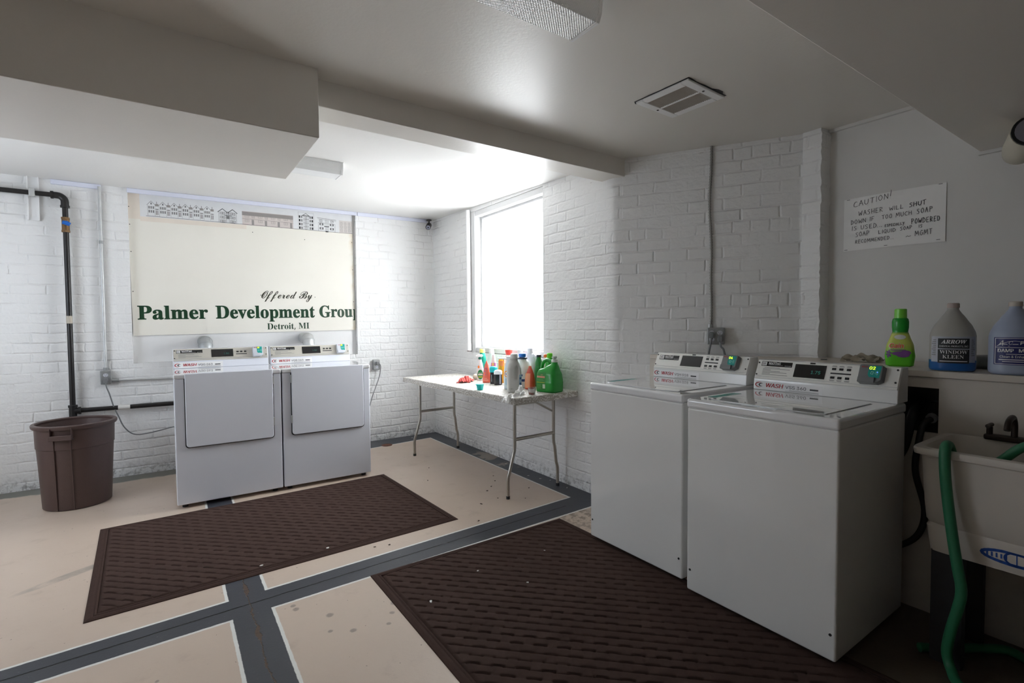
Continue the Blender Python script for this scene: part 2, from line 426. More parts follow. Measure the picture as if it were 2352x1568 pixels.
# window wall (plane x = 0) with its opening
wy0, wy1, wz0, wz1 = -2.058, -.93, .985, 2.405
E1 = Vector((0, -2.848, 0)); E2 = Vector((.60, -3.825, 0))
def windowwall():
    mb = MB(); rnd = random.Random(5)
    q = lambda ya, yb, za, zb, nu=1, nv=1: wallmesh(mb, [(0, ya, za), (0, yb, za), (0, yb, zb), (0, ya, zb)], (-ya, -yb), (za, zb), nu, nv)
    q(0, wy1, 0, 2.5); q(wy1, wy0, 0, wz0); q(wy1, wy0, wz1, 2.5); q(wy0, -2.80, 0, 2.47)
    # ragged outer corner
    n = 130; vs = []; uv = []
    for i in range(n+1):
        z = 2.47*i/n; course = math.sin(z/.077*PI*2)
        j = .006*course+rnd.uniform(-.005, .005); k = rnd.uniform(-.004, .004)
        d = (E2-E1).normalized()
        vs += [(0, -2.80, z), (k*.5, -2.842+j, z), (k+d.x*.018, -2.848+d.y*.022+j*.3, z), (d.x*.06, -2.848+d.y*.06, z)]
        uv += [(2.80, z), (2.842, z), (2.862, z), (2.90, z)]
    fs = [(4*i+a, 4*i+a+1, 4*i+a+5, 4*i+a+4) for i in range(n) for a in range(3)]
    mb.add(vs, fs); mb.uv += uv
    # reveals of the window opening
    dp = .16
    for pts in ([(0, wy1, wz0), (dp, wy1, wz0), (dp, wy1, wz1), (0, wy1, wz1)], [(dp, wy0, wz0), (0, wy0, wz0), (0, wy0, wz1), (dp, wy0, wz1)],
                [(0, wy0, wz0), (dp, wy0, wz0), (dp, wy1, wz0), (0, wy1, wz0)], [(0, wy1, wz1), (dp, wy1, wz1), (dp, wy0, wz1), (0, wy0, wz1)]):
        wallmesh(mb, pts, (0, dp), (pts[0][2], pts[2][2]))
    struct('wall_right', mb, 'brick', smooth=30)
    # canted brick wall behind the washers, its brick-wide end and the return to the plaster
    mb = MB(); d = (E2-E1).normalized(); a = E1+d*.06; L = (E2-a).length
    wallmesh(mb, [a, E2, E2+Vector((0, 0, 2.47)), a+Vector((0, 0, 2.47))], (.06+.03, L+.09), (0, 2.47))
    n = 120; vs = []; uv = []; rnd = random.Random(8)
    for i in range(n+1):
        z = 2.47*i/n; j = rnd.uniform(-.003, .003)+.002*math.sin(z/.077*PI*1.3); k = rnd.uniform(-.002, .002)
        vs += [(.60, -3.825, z), (.585+k, -3.832+j*.5, z), (.585+k, -3.935+j, z), (.70, -3.945+j, z)]; uv += [(0, z), (.02, z), (.105, z), (.2, z)]
    mb.add(vs, [(4*i+a, 4*i+a+1, 4*i+a+5, 4*i+a+4) for i in range(n) for a in range(3)]); mb.uv += uv
    struct('wall_right', mb, 'brick', smooth=30)
windowwall()
struct('wall_right', MB().box(.68, Y0, 0, .80, -3.90, 2.47), 'drywall', smooth=None)
struct('wall_left', wallmesh(MB(), [(X0, Y0, 0), (X0, 0, 0), (X0, 0, 2.47), (X0, Y0, 2.47)], (0, 6.8), (0, 2.47)), 'brick', smooth=None)
struct('wall_front', MB().box(X0, Y0-.1, 0, .8, Y0, 2.42), plain('dark_front_wall', (.16, .145, .13), .7), smooth=None)
# trim strip where plaster meets ceiling and soffit
struct('trim_5', MB().box(.660, -4.61, 2.382, .685, -3.94, 2.401).box(.660, -6.5, 2.070, .685, -4.605, 2.088), 'drywall', smooth=None)

# window: white casing, sash and one frosted, ribbed pane
def window():
    t = NT('frosted_daylight_pane')
    x, y, z = t.sep(t.pos())
    rib = t.mth('SINE', t.mth('MULTIPLY', y, 2*PI/.105))
    topm = t.step(z, 2.0, 2.30)
    br = t.mth('SUBTRACT', 1., t.mth('MULTIPLY', topm, t.mth('ADD', t.mth('MULTIPLY', t.step(rib, -.2, .9), .035), .905)))
    t.set(color=(.8, .8, .8), rough=.25, emit=(.93, .97, 1.), estr=t.mth('MULTIPLY', br, WINDOW_STRENGTH/.80))
    tr = t.n('ShaderNodeBsdfTransparent'); mx = t.n('ShaderNodeMixShader'); mx.inputs[0].default_value = .45
    t.t.links.new(t.b.outputs[0], mx.inputs[1]); t.t.links.new(tr.outputs[0], mx.inputs[2]); t.t.links.new(mx.outputs[0], t.out.inputs['Surface'])
    M['pane'] = t.m
    xp = .10
    fr = MB()
    # casing boards flush with the brick
    fr.box(-.004, wy1-.022, .985, .16, wy1+.105, 2.41); fr.box(.004, -2.054, 2.352, .16, wy1-.022, 2.404)
    fr.box(.002, -2.054, .99, .16, wy1-.022, 1.035)
    w_ = struct('window_1', fr, 'frame', smooth=None, bevel=.003)
    # sash
    s = MB(); a, b, lo, hi = wy1-.022, -2.058, 1.035, 2.352; f = .028
    s.box(.07, a-f, lo+.02, .13, a, hi-.02); s.box(.07, b, lo+.02, .13, b+f, hi-.02); s.box(.07, b, hi-.02, .13, a, hi); s.box(.07, b, lo, .13, a, lo+.02)
    obj('sash', s, 'frame', w_, smooth=None, bevel=.003)
    p = MB().box(xp, b+f, lo+.02, xp+.008, a-f, hi-.02)
    obj('pane', p, 'pane', w_, smooth=None)
window()
# unseen window added in the left wall to cast cool light on brick and dryers
def added_window():
    t = NT('side_fill_pane'); t.set(color=(.8, .8, .8), rough=.3, emit=(.80, .89, 1.), estr=SIDE_STRENGTH)
    fr = MB(); y0, y1, z0, z1 = -2.2, -.9, 1.0, 2.0
    x = X0
    fr.box(x, y0-.06, z0-.06, x+.03, y0, z1+.06); fr.box(x, y1, z0-.06, x+.03, y1+.06, z1+.06); fr.box(x, y0, z0-.06, x+.03, y1, z0); fr.box(x, y0, z1, x+.03, y1, z1+.06)
    fr.box(x, (y0+y1)/2-.02, z0, x+.03, (y0+y1)/2+.02, z1); fr.box(x, y0-.09, z0-.09, x+.07, y1+.09, z0-.06)
    w_ = struct('window_added', fr, 'trimwhite', smooth=None)
    obj('pane', MB().box(x+.005, y0, z0, x+.015, y1, z1), t.m, w_, smooth=None)
if SIDE_STRENGTH > 0: added_window()
# ledge behind washers and sink: low boxed wall with a capping board and an open pipe hatch
def ledge():
    lx = .12; top = 1.06
    mb = MB()
    y_s = -2.848-.12/.6*.977
    hy0, hy1, hz0, hz1 = -4.618, -4.30, .79, .985
    f = lambda ya, yb, za, zb: mb.box(lx+.012, yb, za, lx+.03, ya, zb)
    f(y_s-.02, hy1, 0, top-.03); f(hy1, hy0, 0, hz0); f(hy1, hy0, hz1, top-.03); f(hy0, Y0, 0, top-.03)
    struct('wall_ledge', mb, 'ledge', smooth=None)
    cap = MB().prism([(lx, y_s-.03), (lx, Y0), (.68, Y0), (.68, -3.945), (.585, -3.945), (.585, -3.835)], top-.028, top)
    struct('trim_6', cap, 'ledge', smooth=None, bevel=.003)
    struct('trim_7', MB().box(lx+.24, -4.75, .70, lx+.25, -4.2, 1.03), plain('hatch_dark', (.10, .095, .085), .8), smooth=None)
ledge()

# ------------------------------------------------------------------ washers and dryers
def console(root, W, z0, y0, kind, code, led, group_hinge=0):
    """control housing with slanted metal face; local x runs left to right seen from the front, -y is the front"""
    dry = kind == 'dryer'
    Hc = .152; yb = y0; yt = y0+(.040 if dry else .05); dep = .115
    x0, x1 = .006, W-.006
    prof = [(yb, z0), (yb+.004, z0+.055), (yt, z0+Hc), (yb+dep, z0+Hc), (yb+dep, z0)]
    mb = MB().prism(prof, x0, x1, lambda a, b, c: (c, a, b))
    mb.f = [f[::-1] for f in mb.f]
    con = obj('console', mb, 'enamel_bluelit' if dry else 'enamel', root, smooth=None, bevel=.004)
    A = Vector((x0, yb+.004, z0+.055)); V = Vector((0, yt-yb-.004, Hc-.055)); vl = V.length; V.normalize()
    U = Vector((1, 0, 0)); Wd = x1-x0; N = U.cross(V)
    P = lambda off: plane_fn(A, U, V, off)
    # face plate with a shadow line under it
    fp = MB(); a = P(.001); b = P(.0045); lo = .004
    def slab(m, xa, ya, xb, yb_, o1, o2):
        f1 = P(o1); f2 = P(o2)
        m.add([f1(xa, ya), f1(xb, ya), f1(xb, yb_), f1(xa, yb_), f2(xa, ya), f2(xb, ya), f2(xb, yb_), f2(xa, yb_)],
              [(3, 2, 1, 0), (4, 5, 6, 7), (0, 1, 5, 4), (1, 2, 6, 5), (2, 3, 7, 6), (3, 0, 4, 7)])
    slab(fp, .004, lo+.012, Wd-.004, vl-.003, .0005, .004)
    slab(fp, .004, lo-.001, Wd-.004, lo+.009, .0005, .004)
    obj('face_plate', fp, 'panelgrey' if dry else 'panel', con, smooth=None, bevel=.001)
    T = P(.0046); K = MB(); Wt = MB(); G = MB()
    u = lambda f: f*Wd
    v = lambda f: .016+f*(vl-.022)
    strip = (.035, .60, .295, .90) if dry else ((.045, .50, .275, .86) if code == 'VSH 018' else (.04, .66, .285, .96))
    sb = MB(); rect(sb, T, u(strip[0]), v(strip[1]), u(strip[2]), v(strip[3]))
    disp = (.385, .12, .615, .90) if dry else (.31, .10, .535, .90)
    slab(sb, u(disp[0]), v(disp[1]), u(disp[2]), v(disp[3]), .004, .0058)
    if not dry: slab(sb, u(.415), v(.955), u(.452), v(1.03), .004, .0052)
    obj('display_window', sb, 'gloss_black', con, smooth=None)
    T2 = P(.0052); hgt = v(strip[3])-v(strip[1])
    rect(Wt, T2, u(strip[0])+.003, v(strip[1])+hgt*.1, u(strip[0])+.003+hgt*.95, v(strip[1])+hgt*.9)
    put_text(Wt, 'MAYTAG', T2, u(strip[0])+.010+hgt, v(strip[1])+hgt*.42, .062 if not dry else .07, hgt*.45, 'serif', .012)
    rect(Wt, T2, u(strip[0])+.012+hgt, v(strip[1])+hgt*.26, u(strip[2])-.045, v(strip[1])+hgt*.30)
    put_text(Wt, 'DRYER' if dry else 'WASHER', T2, u(strip[2])-.036, v(strip[1])+hgt*.12, .031, hgt*.2, 'sans', .01)
    obj('lettering', Wt, 'whiteink', con, smooth=None)
    # emblem lines inside the white square
    T3 = P(.0056); ex = u(strip[0])+.003; ey = v(strip[1])+hgt*.1; es = hgt*.85
    for i in range(3): rect(K, T3, ex+es*(.2+.25*i), ey+es*.3, ex+es*(.32+.25*i), ey+es*.75)
    rect(K, T3, ex+es*.12, ey+es*.12, ex+es*.95, ey+es*.2)
    # small print under the strip
    if code != 'VSH 018':
        rnd = random.Random(len(code)+ord(code[-1]))
        top = strip[1]-.09
        for i in range(6 if dry else 7):
            vv = v(top-i*.075); wdt = (strip[2]-strip[0])*rnd.uniform(.6, .98) if i % 3 != 2 else (strip[2]-strip[0])*.35
            rect(G, T, u(strip[0]+(.02 if i else .03)), vv-.0012, u(strip[0]+wdt), vv+.0012)
    # push buttons with captions
    btn = []
    cols = (.662, .703, .745) if dry else (.588, .636, .686)
    rows = (.60,) if dry else (.74, .24)
    for rr in rows:
        for cc in cols:
            x, y = u(cc), v(rr); bt = MB(); slab(bt, x-.0085, y-.0055, x+.0085, y+.0055, .004, .0075); obj('push_button', bt, 'black', con, smooth=None, bevel=.0012)
            yy = y+.0125 if (dry or rr > .5) else y-.0125
            rect(G, T, x-.011, yy-.001, x+.011, yy+.001)
            if not dry: rect(G, T, x-.009, yy-.0035*(1 if rr < .5 else -1)-.001, x+.009, yy-.0035*(1 if rr < .5 else -1)+.001)
    yy = v(.36) if dry else v(.49)
    rect(K, T, u(cols[0])-.012, yy-.0032, u(cols[2])+.012, yy+.0032)
    # card reader box
    rx0, rx1, ry0, ry1 = (u(.825), u(.945), v(-.02), v(1.02)) if dry else (u(.765), u(.915), v(.02), v(1.0))
    cr = MB(); rw = rx1-rx0; d1 = .034
    pr = [(rx0, ry0+.012), (rx0+.004, ry0), (rx1-.02, ry0), (rx1, ry0+.014), (rx1, ry1-.004), (rx1-.004, ry1), (rx0+.004, ry1), (rx0, ry1-.004)]
    f1 = P(.004); f2 = P(d1); n = len(pr); sx = lambda q: (q-(rx0+rx1)/2)*.93+(rx0+rx1)/2-.002
    cr.add([f1(*q) for q in pr]+[f2(sx(q[0]), q[1]) for q in pr], [tuple(range(n))[::-1], tuple(range(n, 2*n))]+[(i, (i+1) % n, n+(i+1) % n, n+i) for i in range(n)])
    slab(cr, rx0+.004, ry0-.002, rx0+rw*.72, ry0+.022, d1-.002, d1+.009)
    obj('card_reader', cr, 'palegrey' if dry else 'midgrey', con, smooth=None, bevel=.002)
    F = P(d1+.0008); tl = MB(); xm = rx0+rw*.42
    tl.add([F(xm+.006, ry0+.022), F(rx1-.012, ry0+.022), F(rx1-.010, ry1-.006), F(xm-.002, ry1-.006), F(xm-.002, ry0+.035)], [(0, 1, 2, 3, 4)])
    obj('reader_label', tl, 'teal', con, smooth=None)
    L = MB(); F2 = P(d1+.0014)
    if dry: rect(L, F2, xm+.0, ry1-.022, xm+.017, ry1-.008)
    else: put_text(L, led, F2, xm+.001, ry1-.024, .022, .014, 'sans', .02)
    obj('reader_digits', L, M['led'] if not dry else plain('yellow_print', (.75, .85, .05), .4), con, smooth=None)
    RD = MB(); put_text(RD, 'WASH', F2, rx0+.009, ry1-.016, .026, .007, 'sans', .02, .15)
    put_text(RD, 'WASH', plane_fn((x0+.0, yb, z0), U, Vector((0, .004, .055)).normalized(), .0016), .064, .017, .086, .020, 'sans', .03, .2)
    SW = plane_fn((x0, yb, z0), U, Vector((0, .004, .055)).normalized(), .0016)
    # swoosh emblem of the service sticker
    for k, (r0, sc) in enumerate(((.020, 1.), (.0125, 1.))):
        pts = []
        for i in range(13):
            an = R(75)+R(200)*i/12; pts.append((.036+k*.010+r0*.9*math.cos(an)*1.3, .026+r0*.62*math.sin(an)))
        for i, (p, q) in enumerate(zip(pts[:-1], pts[1:])):
            strokes(RD if k == 0 else K, SW, [p, q], .001+.0045*math.sin(PI*(i+.5)/12))
    obj('lettering', RD, 'redink', con, smooth=None)
    put_text(K, code, SW, .165, .018, .098, .015, 'sans', .005)
    rect(K, SW, .280, .020, .318, .027)
    for i in range(2): rect(G, SW, .165+.02*i, .006+.004*i, .32, .0075+.004*i)
    obj('lettering', K, 'ink', con, smooth=None)
    obj('small_print', G, 'greyink', con, smooth=None)
    st = MB(); SF = plane_fn((x0, yb, z0), U, Vector((0, .004, .055)).normalized(), .0009)
    rect(st, SF, .010, .003, .335, .046)
    obj('service_sticker', st, plain('sticker_white', (.82, .82, .83), .5, .01), con, smooth=None)
    # contactless mark on the teal label
    WM = MB(); cx, cy = (xm+rx1-.014)/2, (ry0+.022+ry1)/2-.008
    for k in range(3):
        rr = .005+.005*k; strokes(WM, F2, [(cx+rr*math.cos(a_), cy+rr*math.sin(a_)) for a_ in [R(-40+80*i/6) for i in range(7)]], .0015)
    strokes(WM, F2, [(cx-.012, cy-.005), (cx-.004, cy-.007), (cx-.002, cy+.004), (cx-.010, cy+.006), (cx-.012, cy-.005)], .0018)
    obj('contactless_mark', WM, plain('pale_teal', (.35, .75, .7), .4), con, smooth=None)
    if code == 'VSS 360':
        d = MB(); put_text(d, '1.75', P(.0064), u(.435), v(.36), .042, .016, 'sans'); obj('price_digits', d, 'leddim', con, smooth=None)
        d = MB(); rect(d, F2, rx1-.024, (ry0+ry1)/2+.004, rx1-.0195, (ry0+ry1)/2+.0085); obj('status_light', d, 'ledblue', con, smooth=None)
    if dry:
        d = MB(); put_text(d, '1.50', P(.0064), u(.515), v(.36), .036, .014, 'sans'); obj('price_digits', d, 'leddim', con, smooth=None)
    for q, (sx_, sy_) in enumerate(((.018, .86), (.018, .10), (.978, .90), (.978, .22))):
        o_ = T(u(sx_), v(sy_)); s = MB().cyl(o_, o_+N*.002, .0042, 10)
        obj('screw', s, plain('screw_dark', (.05, .05, .05), .4) if not M.get('screw') else M['screw'], con, smooth=40)
M['screw'] = plain('dark_screw', (.05, .05, .052), .35, .05, metal=.6)

def dryer(name, label, x, code, hinge_right, dent):
    W, D = .682, .70
    r = thing(name, label, 'dryer', (x, -1.208, 0), 0, 'coin dryers along the back wall')
    cab = MB(); cab.box(.002, .004, .028, W-.002, D, .910)
    obj('cabinet', cab, 'enamel_bluelit', r, smooth=None, bevel=.008, seg=3)
    top = MB().box(0, -.004, .908, W, D, .942)
    obj('top', top, 'lid', r, smooth=None, bevel=.011, seg=3)
    dx0, dx1 = (.066, W-.060); z0 = .428; rr = .022
    def door(e, ya, yb, zt):
        pl = [(dx0-e, zt), (dx0-e, z0-e+rr)]
        for i in range(1, 7): an = PI+PI/2*i/6; pl.append((dx0-e+rr+rr*math.cos(an), z0-e+rr+rr*math.sin(an)))
        for i in range(0, 7): an = 1.5*PI+PI/2*i/6; pl.append((dx1+e-rr+rr*math.cos(an), z0-e+rr+rr*math.sin(an)))
        pl.append((dx1+e, zt))
        return MB().prism(pl, ya, yb, lambda a, b, c: (a, c, b))
    obj('door_gap_shade', door(.0055, .010, -.0012, .908), 'rubber', r, smooth=None)  # dark rim drawn for the shade in the gap around the door
    d = door(0, .006, -.014, .944); dr = obj('door', d, 'enamel_bluelit', r, smooth=None, bevel=.006, seg=3)
    hx = dx1+.003 if hinge_right else dx0-.003
    for hz in (.832, .52):
        h = MB().box(hx-.005, -.013, hz, hx+.005, -.002, hz+.06); obj('hinge', h, 'steel', dr, smooth=None, bevel=.0015)
    k = MB()
    for fx in (.05, W-.05):
        for fy in (.06, D-.06): 
            f = MB().cyl((fx, fy, 0), (fx, fy, .03), .018, 12); obj('foot', f, 'rubber', r)
    console(r, W, .942, .53, 'dryer', code, '')
    return r
dryer('dryer', 'white dryer with door hinges on its right side, standing next to the trash can', -2.553, 'VQG 063', True, True)
dryer('dryer', 'white dryer with door hinges on its left side, nearer the window table', -1.866, 'VQB 063', False, False)

def washer(name, label, x, y, code, led, top_z):
    W, D = .643, .64
    r = thing(name, label, 'washing machine', (x, y, 0), -PI/2, 'top loading washers along the right wall')
    cab = MB().box(.003, .004, .026, W-.003, D-.002, top_z-.042)
    c = obj('cabinet', cab, 'enamel', r, smooth=None, bevel=.009, seg=3)
    for sx in (.022, W-.022):
        s = MB().cyl((sx, .0045, .125), (sx, .0015, .125), .0052, 10); obj('screw', s, 'screw', c)
    t = MB().box(0, 0, top_z-.044, W, D, top_z)
    tp = obj('top', t, 'lid', r, smooth=None, bevel=.013, seg=4)
    # lid lying in the top, its front edge dipping for the finger grip
    lx0, lx1, ly0, ly1 = .085, W-.075, .045, .475
    def lid(e, z):
        pl = [(lx0-e, ly1+e), (lx0-e, ly0+.02-e)]
        for i in range(13): f = i/12; pl.append((lx0+(lx1-lx0)*f+(e if i == 12 else -e if i == 0 else 0), ly0-e+.028*(math.sin(PI*f))**2*0+.02*(1-min(1, min(f, 1-f)*8))))
        pl += [(lx1+e, ly1+e)]
        return pl
    g = MB().prism(lid(.004, 0)[::-1], top_z-.002, top_z+.0006); obj('lid_seam', g, 'midgrey', tp, smooth=None)
    g = MB().prism(lid(0, 0)[::-1], top_z-.002, top_z+.0035); obj('lid', g, 'lid', r, smooth=None, bevel=.002, seg=2)
    # teal printed instructions on the left of the top
    s = MB(); f = lambda a, b: (a, b, top_z+.0008)
    rect(s, f, .028, .12, .070, .34); ob = obj('care_sticker', s, plain('clear_teal_print', srgb(140, 190, 180), .3), tp, smooth=None)
    s = MB(); f = lambda a, b: (a, b, top_z+.0012)
    for i in range(4): rect(s, f, .034+.009*i, .13, .039+.009*i, .33-.03*i)
    obj('lettering', s, 'teal', tp, smooth=None)
    for fx in (.05, W-.05):
        for fy in (.13, D-.05):
            f = MB().cyl((fx, fy, 0), (fx, fy, .03), .018, 12); obj('foot', f, 'rubber', r)
    console(r, W, top_z, .555, 'washer', code, led)
    return r
washer('washer', 'white top loading washer beside the table, card reader showing 04', -.556, -3.196, 'VSH 018', '04', .930)
washer('washer', 'white top loading washer beside the utility sink, card reader showing 02', -.604, -3.893, 'VSS 360', '02', .924)

# ------------------------------------------------------------------ floor mats
def mat_material():
    t = NT('brown_carpet_mat')
    nz = t.noise(t.objc(), 900., 3, .7); n2 = t.noise(t.objc(), 5., 4)
    t.set(color=t.mix(nz.outputs[0], t.mix(n2.outputs[0], srgb(50, 38, 34), srgb(58, 45, 40)), t.mix(n2.outputs[0], srgb(94, 74, 68), srgb(106, 85, 78))), rough=.95, spec=.1)
    t.bump(nz.outputs[0], .003)
    return t.m
M['mat'] = mat_material(); M['mat_rim'] = plain('mat_edge_carpet', srgb(72, 56, 51), .95, .12, 60., bump=.001, bscale=300, spec=.1)
def floor_mat(label, corner, W, D, rz, ang, pitch):
    """corner = far left corner; W along local x, D along -y"""
    r = thing('floor_mat', label, 'mat', (corner[0], corner[1], 0), rz, 'brown basket weave floor mats')
    e = .042
    def h(x, y):
        ca, sa = math.cos(ang), math.sin(ang); u = (x*ca+y*sa)/pitch; v = (-x*sa+y*ca)/pitch
        z = .003
        i0, j0 = math.floor(u), math.floor(v)
        for i, j in ((i0, j0), (i0-1, j0), (i0+1, j0), (i0, j0-1), (i0, j0+1)):
            p, q = abs(u-i-.5), abs(v-j-.5)
            if (i+j) % 2: p, q = q, p
            if (i+j) % 2:
                if p < .52 and q < .42: z = max(z, .0098-.0018*(p/.52)**4-.0018*(q/.42)**4)
            elif p < .80 and q < .42: z = max(z, .0125-.0045*(p/.80)**3-.002*(q/.42)**4)
        return z
    nx, ny = int((W-2*e)/.0045), int((D-2*e)/.0045)
    def f(a, b):
        x = e+(W-2*e)*a; y = -D+e+(D-2*e)*b
        k = min(1., min(a*(W-2*e), (1-a)*(W-2*e), b*(D-2*e), (1-b)*(D-2*e))/.012)
        return (x, y, .002+h(x, y)*k)
    g = MB().grid(f, nx, ny)
    obj('pile', g, 'mat', r, smooth=45)
    rim = MB()
    prof = [(0., .0005), (.003, .004), (.018, .0085), (.026, .0085), (.031, .006), (.036, .009), (.042, .009), (.044, .0055)]
    for (o, n) in zip(prof[:-1], prof[1:]):
        (a, za), (b, zb) = o, n
        P = lambda q, z: [(q, -q, z), (W-q, -q, z), (W-q, -D+q, z), (q, -D+q, z)]
        A, B = P(a, za), P(b, zb)
        for i in range(4): rim.add([A[i], A[(i+1) % 4], B[(i+1) % 4], B[i]], [(3, 2, 1, 0)])
    A = P(0., .0005); rim.add(A, [(0, 1, 2, 3)])
    obj('border', rim, 'mat_rim', r, smooth=30)
    return r
floor_mat('long brown basket weave mat lying in front of the two dryers', (-2.955, -1.318), 1.865, 1.235, R(2.2), R(-45), .047)
floor_mat('dark brown basket weave mat lying in front of the two washers', (-1.762, -2.868), 1.262, 1.86, R(.6), R(-45), .047)

# ------------------------------------------------------------------ folding table with its cover
TZ = .757; TC = (-.345, -1.60); TR = R(2.5); TL, TWd = 1.79, .61
def table():
    r = thing('folding_table', 'long folding table with bent steel legs under the window', 'table', (TC[0], TC[1], 0), TR)
    hx, hy = TWd/2-.006, TL/2-.006
    obj('tabletop', MB().box(-hx, -hy, TZ-.040, hx, hy, TZ-.004), plain('table_board', srgb(120, 112, 102), .6), r, smooth=None, bevel=.004)
    for sy in (-1, 1):
        y = sy*(.745 if sy < 0 else .77)
        for sx in (-1, 1):
            xt = sx*.19; xf = sx*.243-.012
            pts = [(xt, y, TZ-.04), (xt, y, .38), (xt+sx*.003, y, .345), (xt+sx*.012, y, .318), (xf-sx*.014, y, .190), (xf-sx*.004, y, .165), (xf, y, .135), (xf, y, .004)]
            lg = obj('leg', MB().tube(pts, .0125, 12), 'dullsteel', r)
            obj('foot_cap', MB().cyl((xf, y, 0), (xf, y, .022), .0142, 12), 'rubber', lg)
        obj('cross_bar', MB().tube([(-.19, y, .425), (.19, y, .425)], .0125, 12), 'dullsteel', r)
        obj('cross_bar', MB().tube([(-.19, y, TZ-.075), (.02, y, TZ-.075)], .009, 10), 'dullsteel', r)
        yb = y-sy*.02
        obj('brace', MB().tube([(.19, y, .59), (.03, y-sy*.03, TZ-.08), (-.0, y-sy*.22, TZ-.045)], .0075, 8, flat=.5), 'dullsteel', r)
    # patterned vinyl cover
    t = NT('damask_vinyl'); P = t.objc()
    n1 = t.noise(P, 55., 3, .5); vo = t.n('ShaderNodeTexVoronoi'); t.put(vo.inputs['Vector'], P); vo.inputs['Scale'].default_value = 42.
    wv = t.n('ShaderNodeTexWave', wave_type='RINGS'); t.put(wv.inputs['Vector'], P); wv.inputs['Scale'].default_value = 21.; wv.inputs['Distortion'].default_value = 14.; wv.inputs['Detail'].default_value = 2.
    f = t.mth('MULTIPLY', t.step(wv.outputs['Fac'], .42, .56), t.step(n1.outputs[0], .36, .46))
    t.set(color=t.mix(f, srgb(176, 170, 160), srgb(218, 216, 212)), rough=.55, spec=.3); t.bump(f, .0006)
    c = MB(); n = 40; hx, hy = TWd/2, TL/2; rnd = random.Random(4)
    ring = []
    for i in range(n): ring.append((-hx+2*hx*i/n, -hy))
    for i in range(n): ring.append((hx, -hy+2*hy*i/n))
    for i in range(n): ring.append((hx-2*hx*i/n, hy))
    for i in range(n): ring.append((-hx, hy-2*hy*i/n))
    N = len(ring); rows = []
    for k, (o, z) in enumerate(((-.010, TZ), (-.003, TZ-.0012), (.0005, TZ-.005), (.0015, TZ-.020), (.0015, TZ-.045))):
        for (x, y) in ring:
            sx = max(-1, min(1, x/hx)); sy = max(-1, min(1, y/hy))
            ox = o*(1 if abs(abs(x)-hx) < 1e-6 else 0)*math.copysign(1, x); oy = o*(1 if abs(abs(y)-hy) < 1e-6 else 0)*math.copysign(1, y)
            w = .0025*math.sin(x*31+y*23)*(k >= 3)
            zz_ = z+(.004*math.sin(x*17+y*9)*(k == 4))
            c.v.append(Vector((x+ox+w*(ox != 0)*.6, y+oy+w*(oy != 0)*.6, zz_)))
    for k in range(4):
        for i in range(N): c.f.append((k*N+(i+1) % N, k*N+i, (k+1)*N+i, (k+1)*N+(i+1) % N))
    c.f.append(tuple(range(N)))
    cl = obj('tablecloth', c, t.m, None, smooth=35); cl.location = (TC[0], TC[1], 0); cl.rotation_euler = (0, 0, TR)
    tag(cl, 'fitted grey and white damask vinyl cover on the folding table', 'tablecloth')
table()

# ------------------------------------------------------------------ trash can
def trash_can():
    r = thing('trash_can', 'brown round plastic trash can standing in front of the left brick wall', 'trash can', (-3.14, -.585, 0), R(0))
    M['can'] = plain('brown_plastic', srgb(82, 64, 60), .42, .05, 14., bump=.0008, bscale=200)
    n = 48; H_ = .595
    prof = [(.186, .0), (.193, .006), (.207, .30), (.214, .425), (.2185, .43), (.222, .56), (.225, H_-.012)]
    prof += [(.223, H_-.006), (.218, H_-.004), (.214, H_-.02), (.205, .42), (.199, .30), (.184, .02), (.01, .018)]
    mb = MB().lathe(prof, (0, 0, 0), n)
    # broad upright ribs
    obj('body', mb, 'can', r, smooth=30)
    rim = MB().lathe([(.224, H_-.026), (.234, H_-.028), (.239, H_-.018), (.239, H_-.004), (.234, H_+.001), (.218, H_+.001), (.213, H_-.006), (.214, H_-.020)], (0, 0, 0), n, cap=False)
    obj('rim', rim, 'can', r, smooth=30)
    for a0 in (R(-103), R(77)):
        h = MB(); m = Matrix.Rotation(a0, 4, 'Z')
        # moulded grip under the rim: side cheeks, lip, and the two ribs running to the foot
        def blk(pts): h.add(pts, [(3, 2, 1, 0), (4, 5, 6, 7), (0, 1, 5, 4), (1, 2, 6, 5), (2, 3, 7, 6), (3, 0, 4, 7)])
        def bar(y0, y1, x0, x1, z0, z1, x0t=None, x1t=None):
            x0t = x0 if x0t is None else x0t; x1t = x1 if x1t is None else x1t
            blk([(x0, y0, z0), (x1, y0, z0), (x1, y1, z0), (x0, y1, z0), (x0t, y0, z1), (x1t, y0, z1), (x1t, y1, z1), (x0t, y1, z1)])
        bar(-.062, -.056, .205, .238, H_-.085, H_-.012); bar(.056, .062, .205, .238, H_-.085, H_-.012)
        bar(-.064, .064, .203, .248, H_-.094, H_-.084); bar(-.064, .064, .243, .249, H_-.094, H_-.060)
        bar(-.050, -.044, .182, .194, .004, H_-.09, .212, .224); bar(.044, .050, .182, .194, .004, H_-.09, .212, .224)
        h.xf(m); obj('handle', h, 'can', r, smooth=None, bevel=.0025)
trash_can()

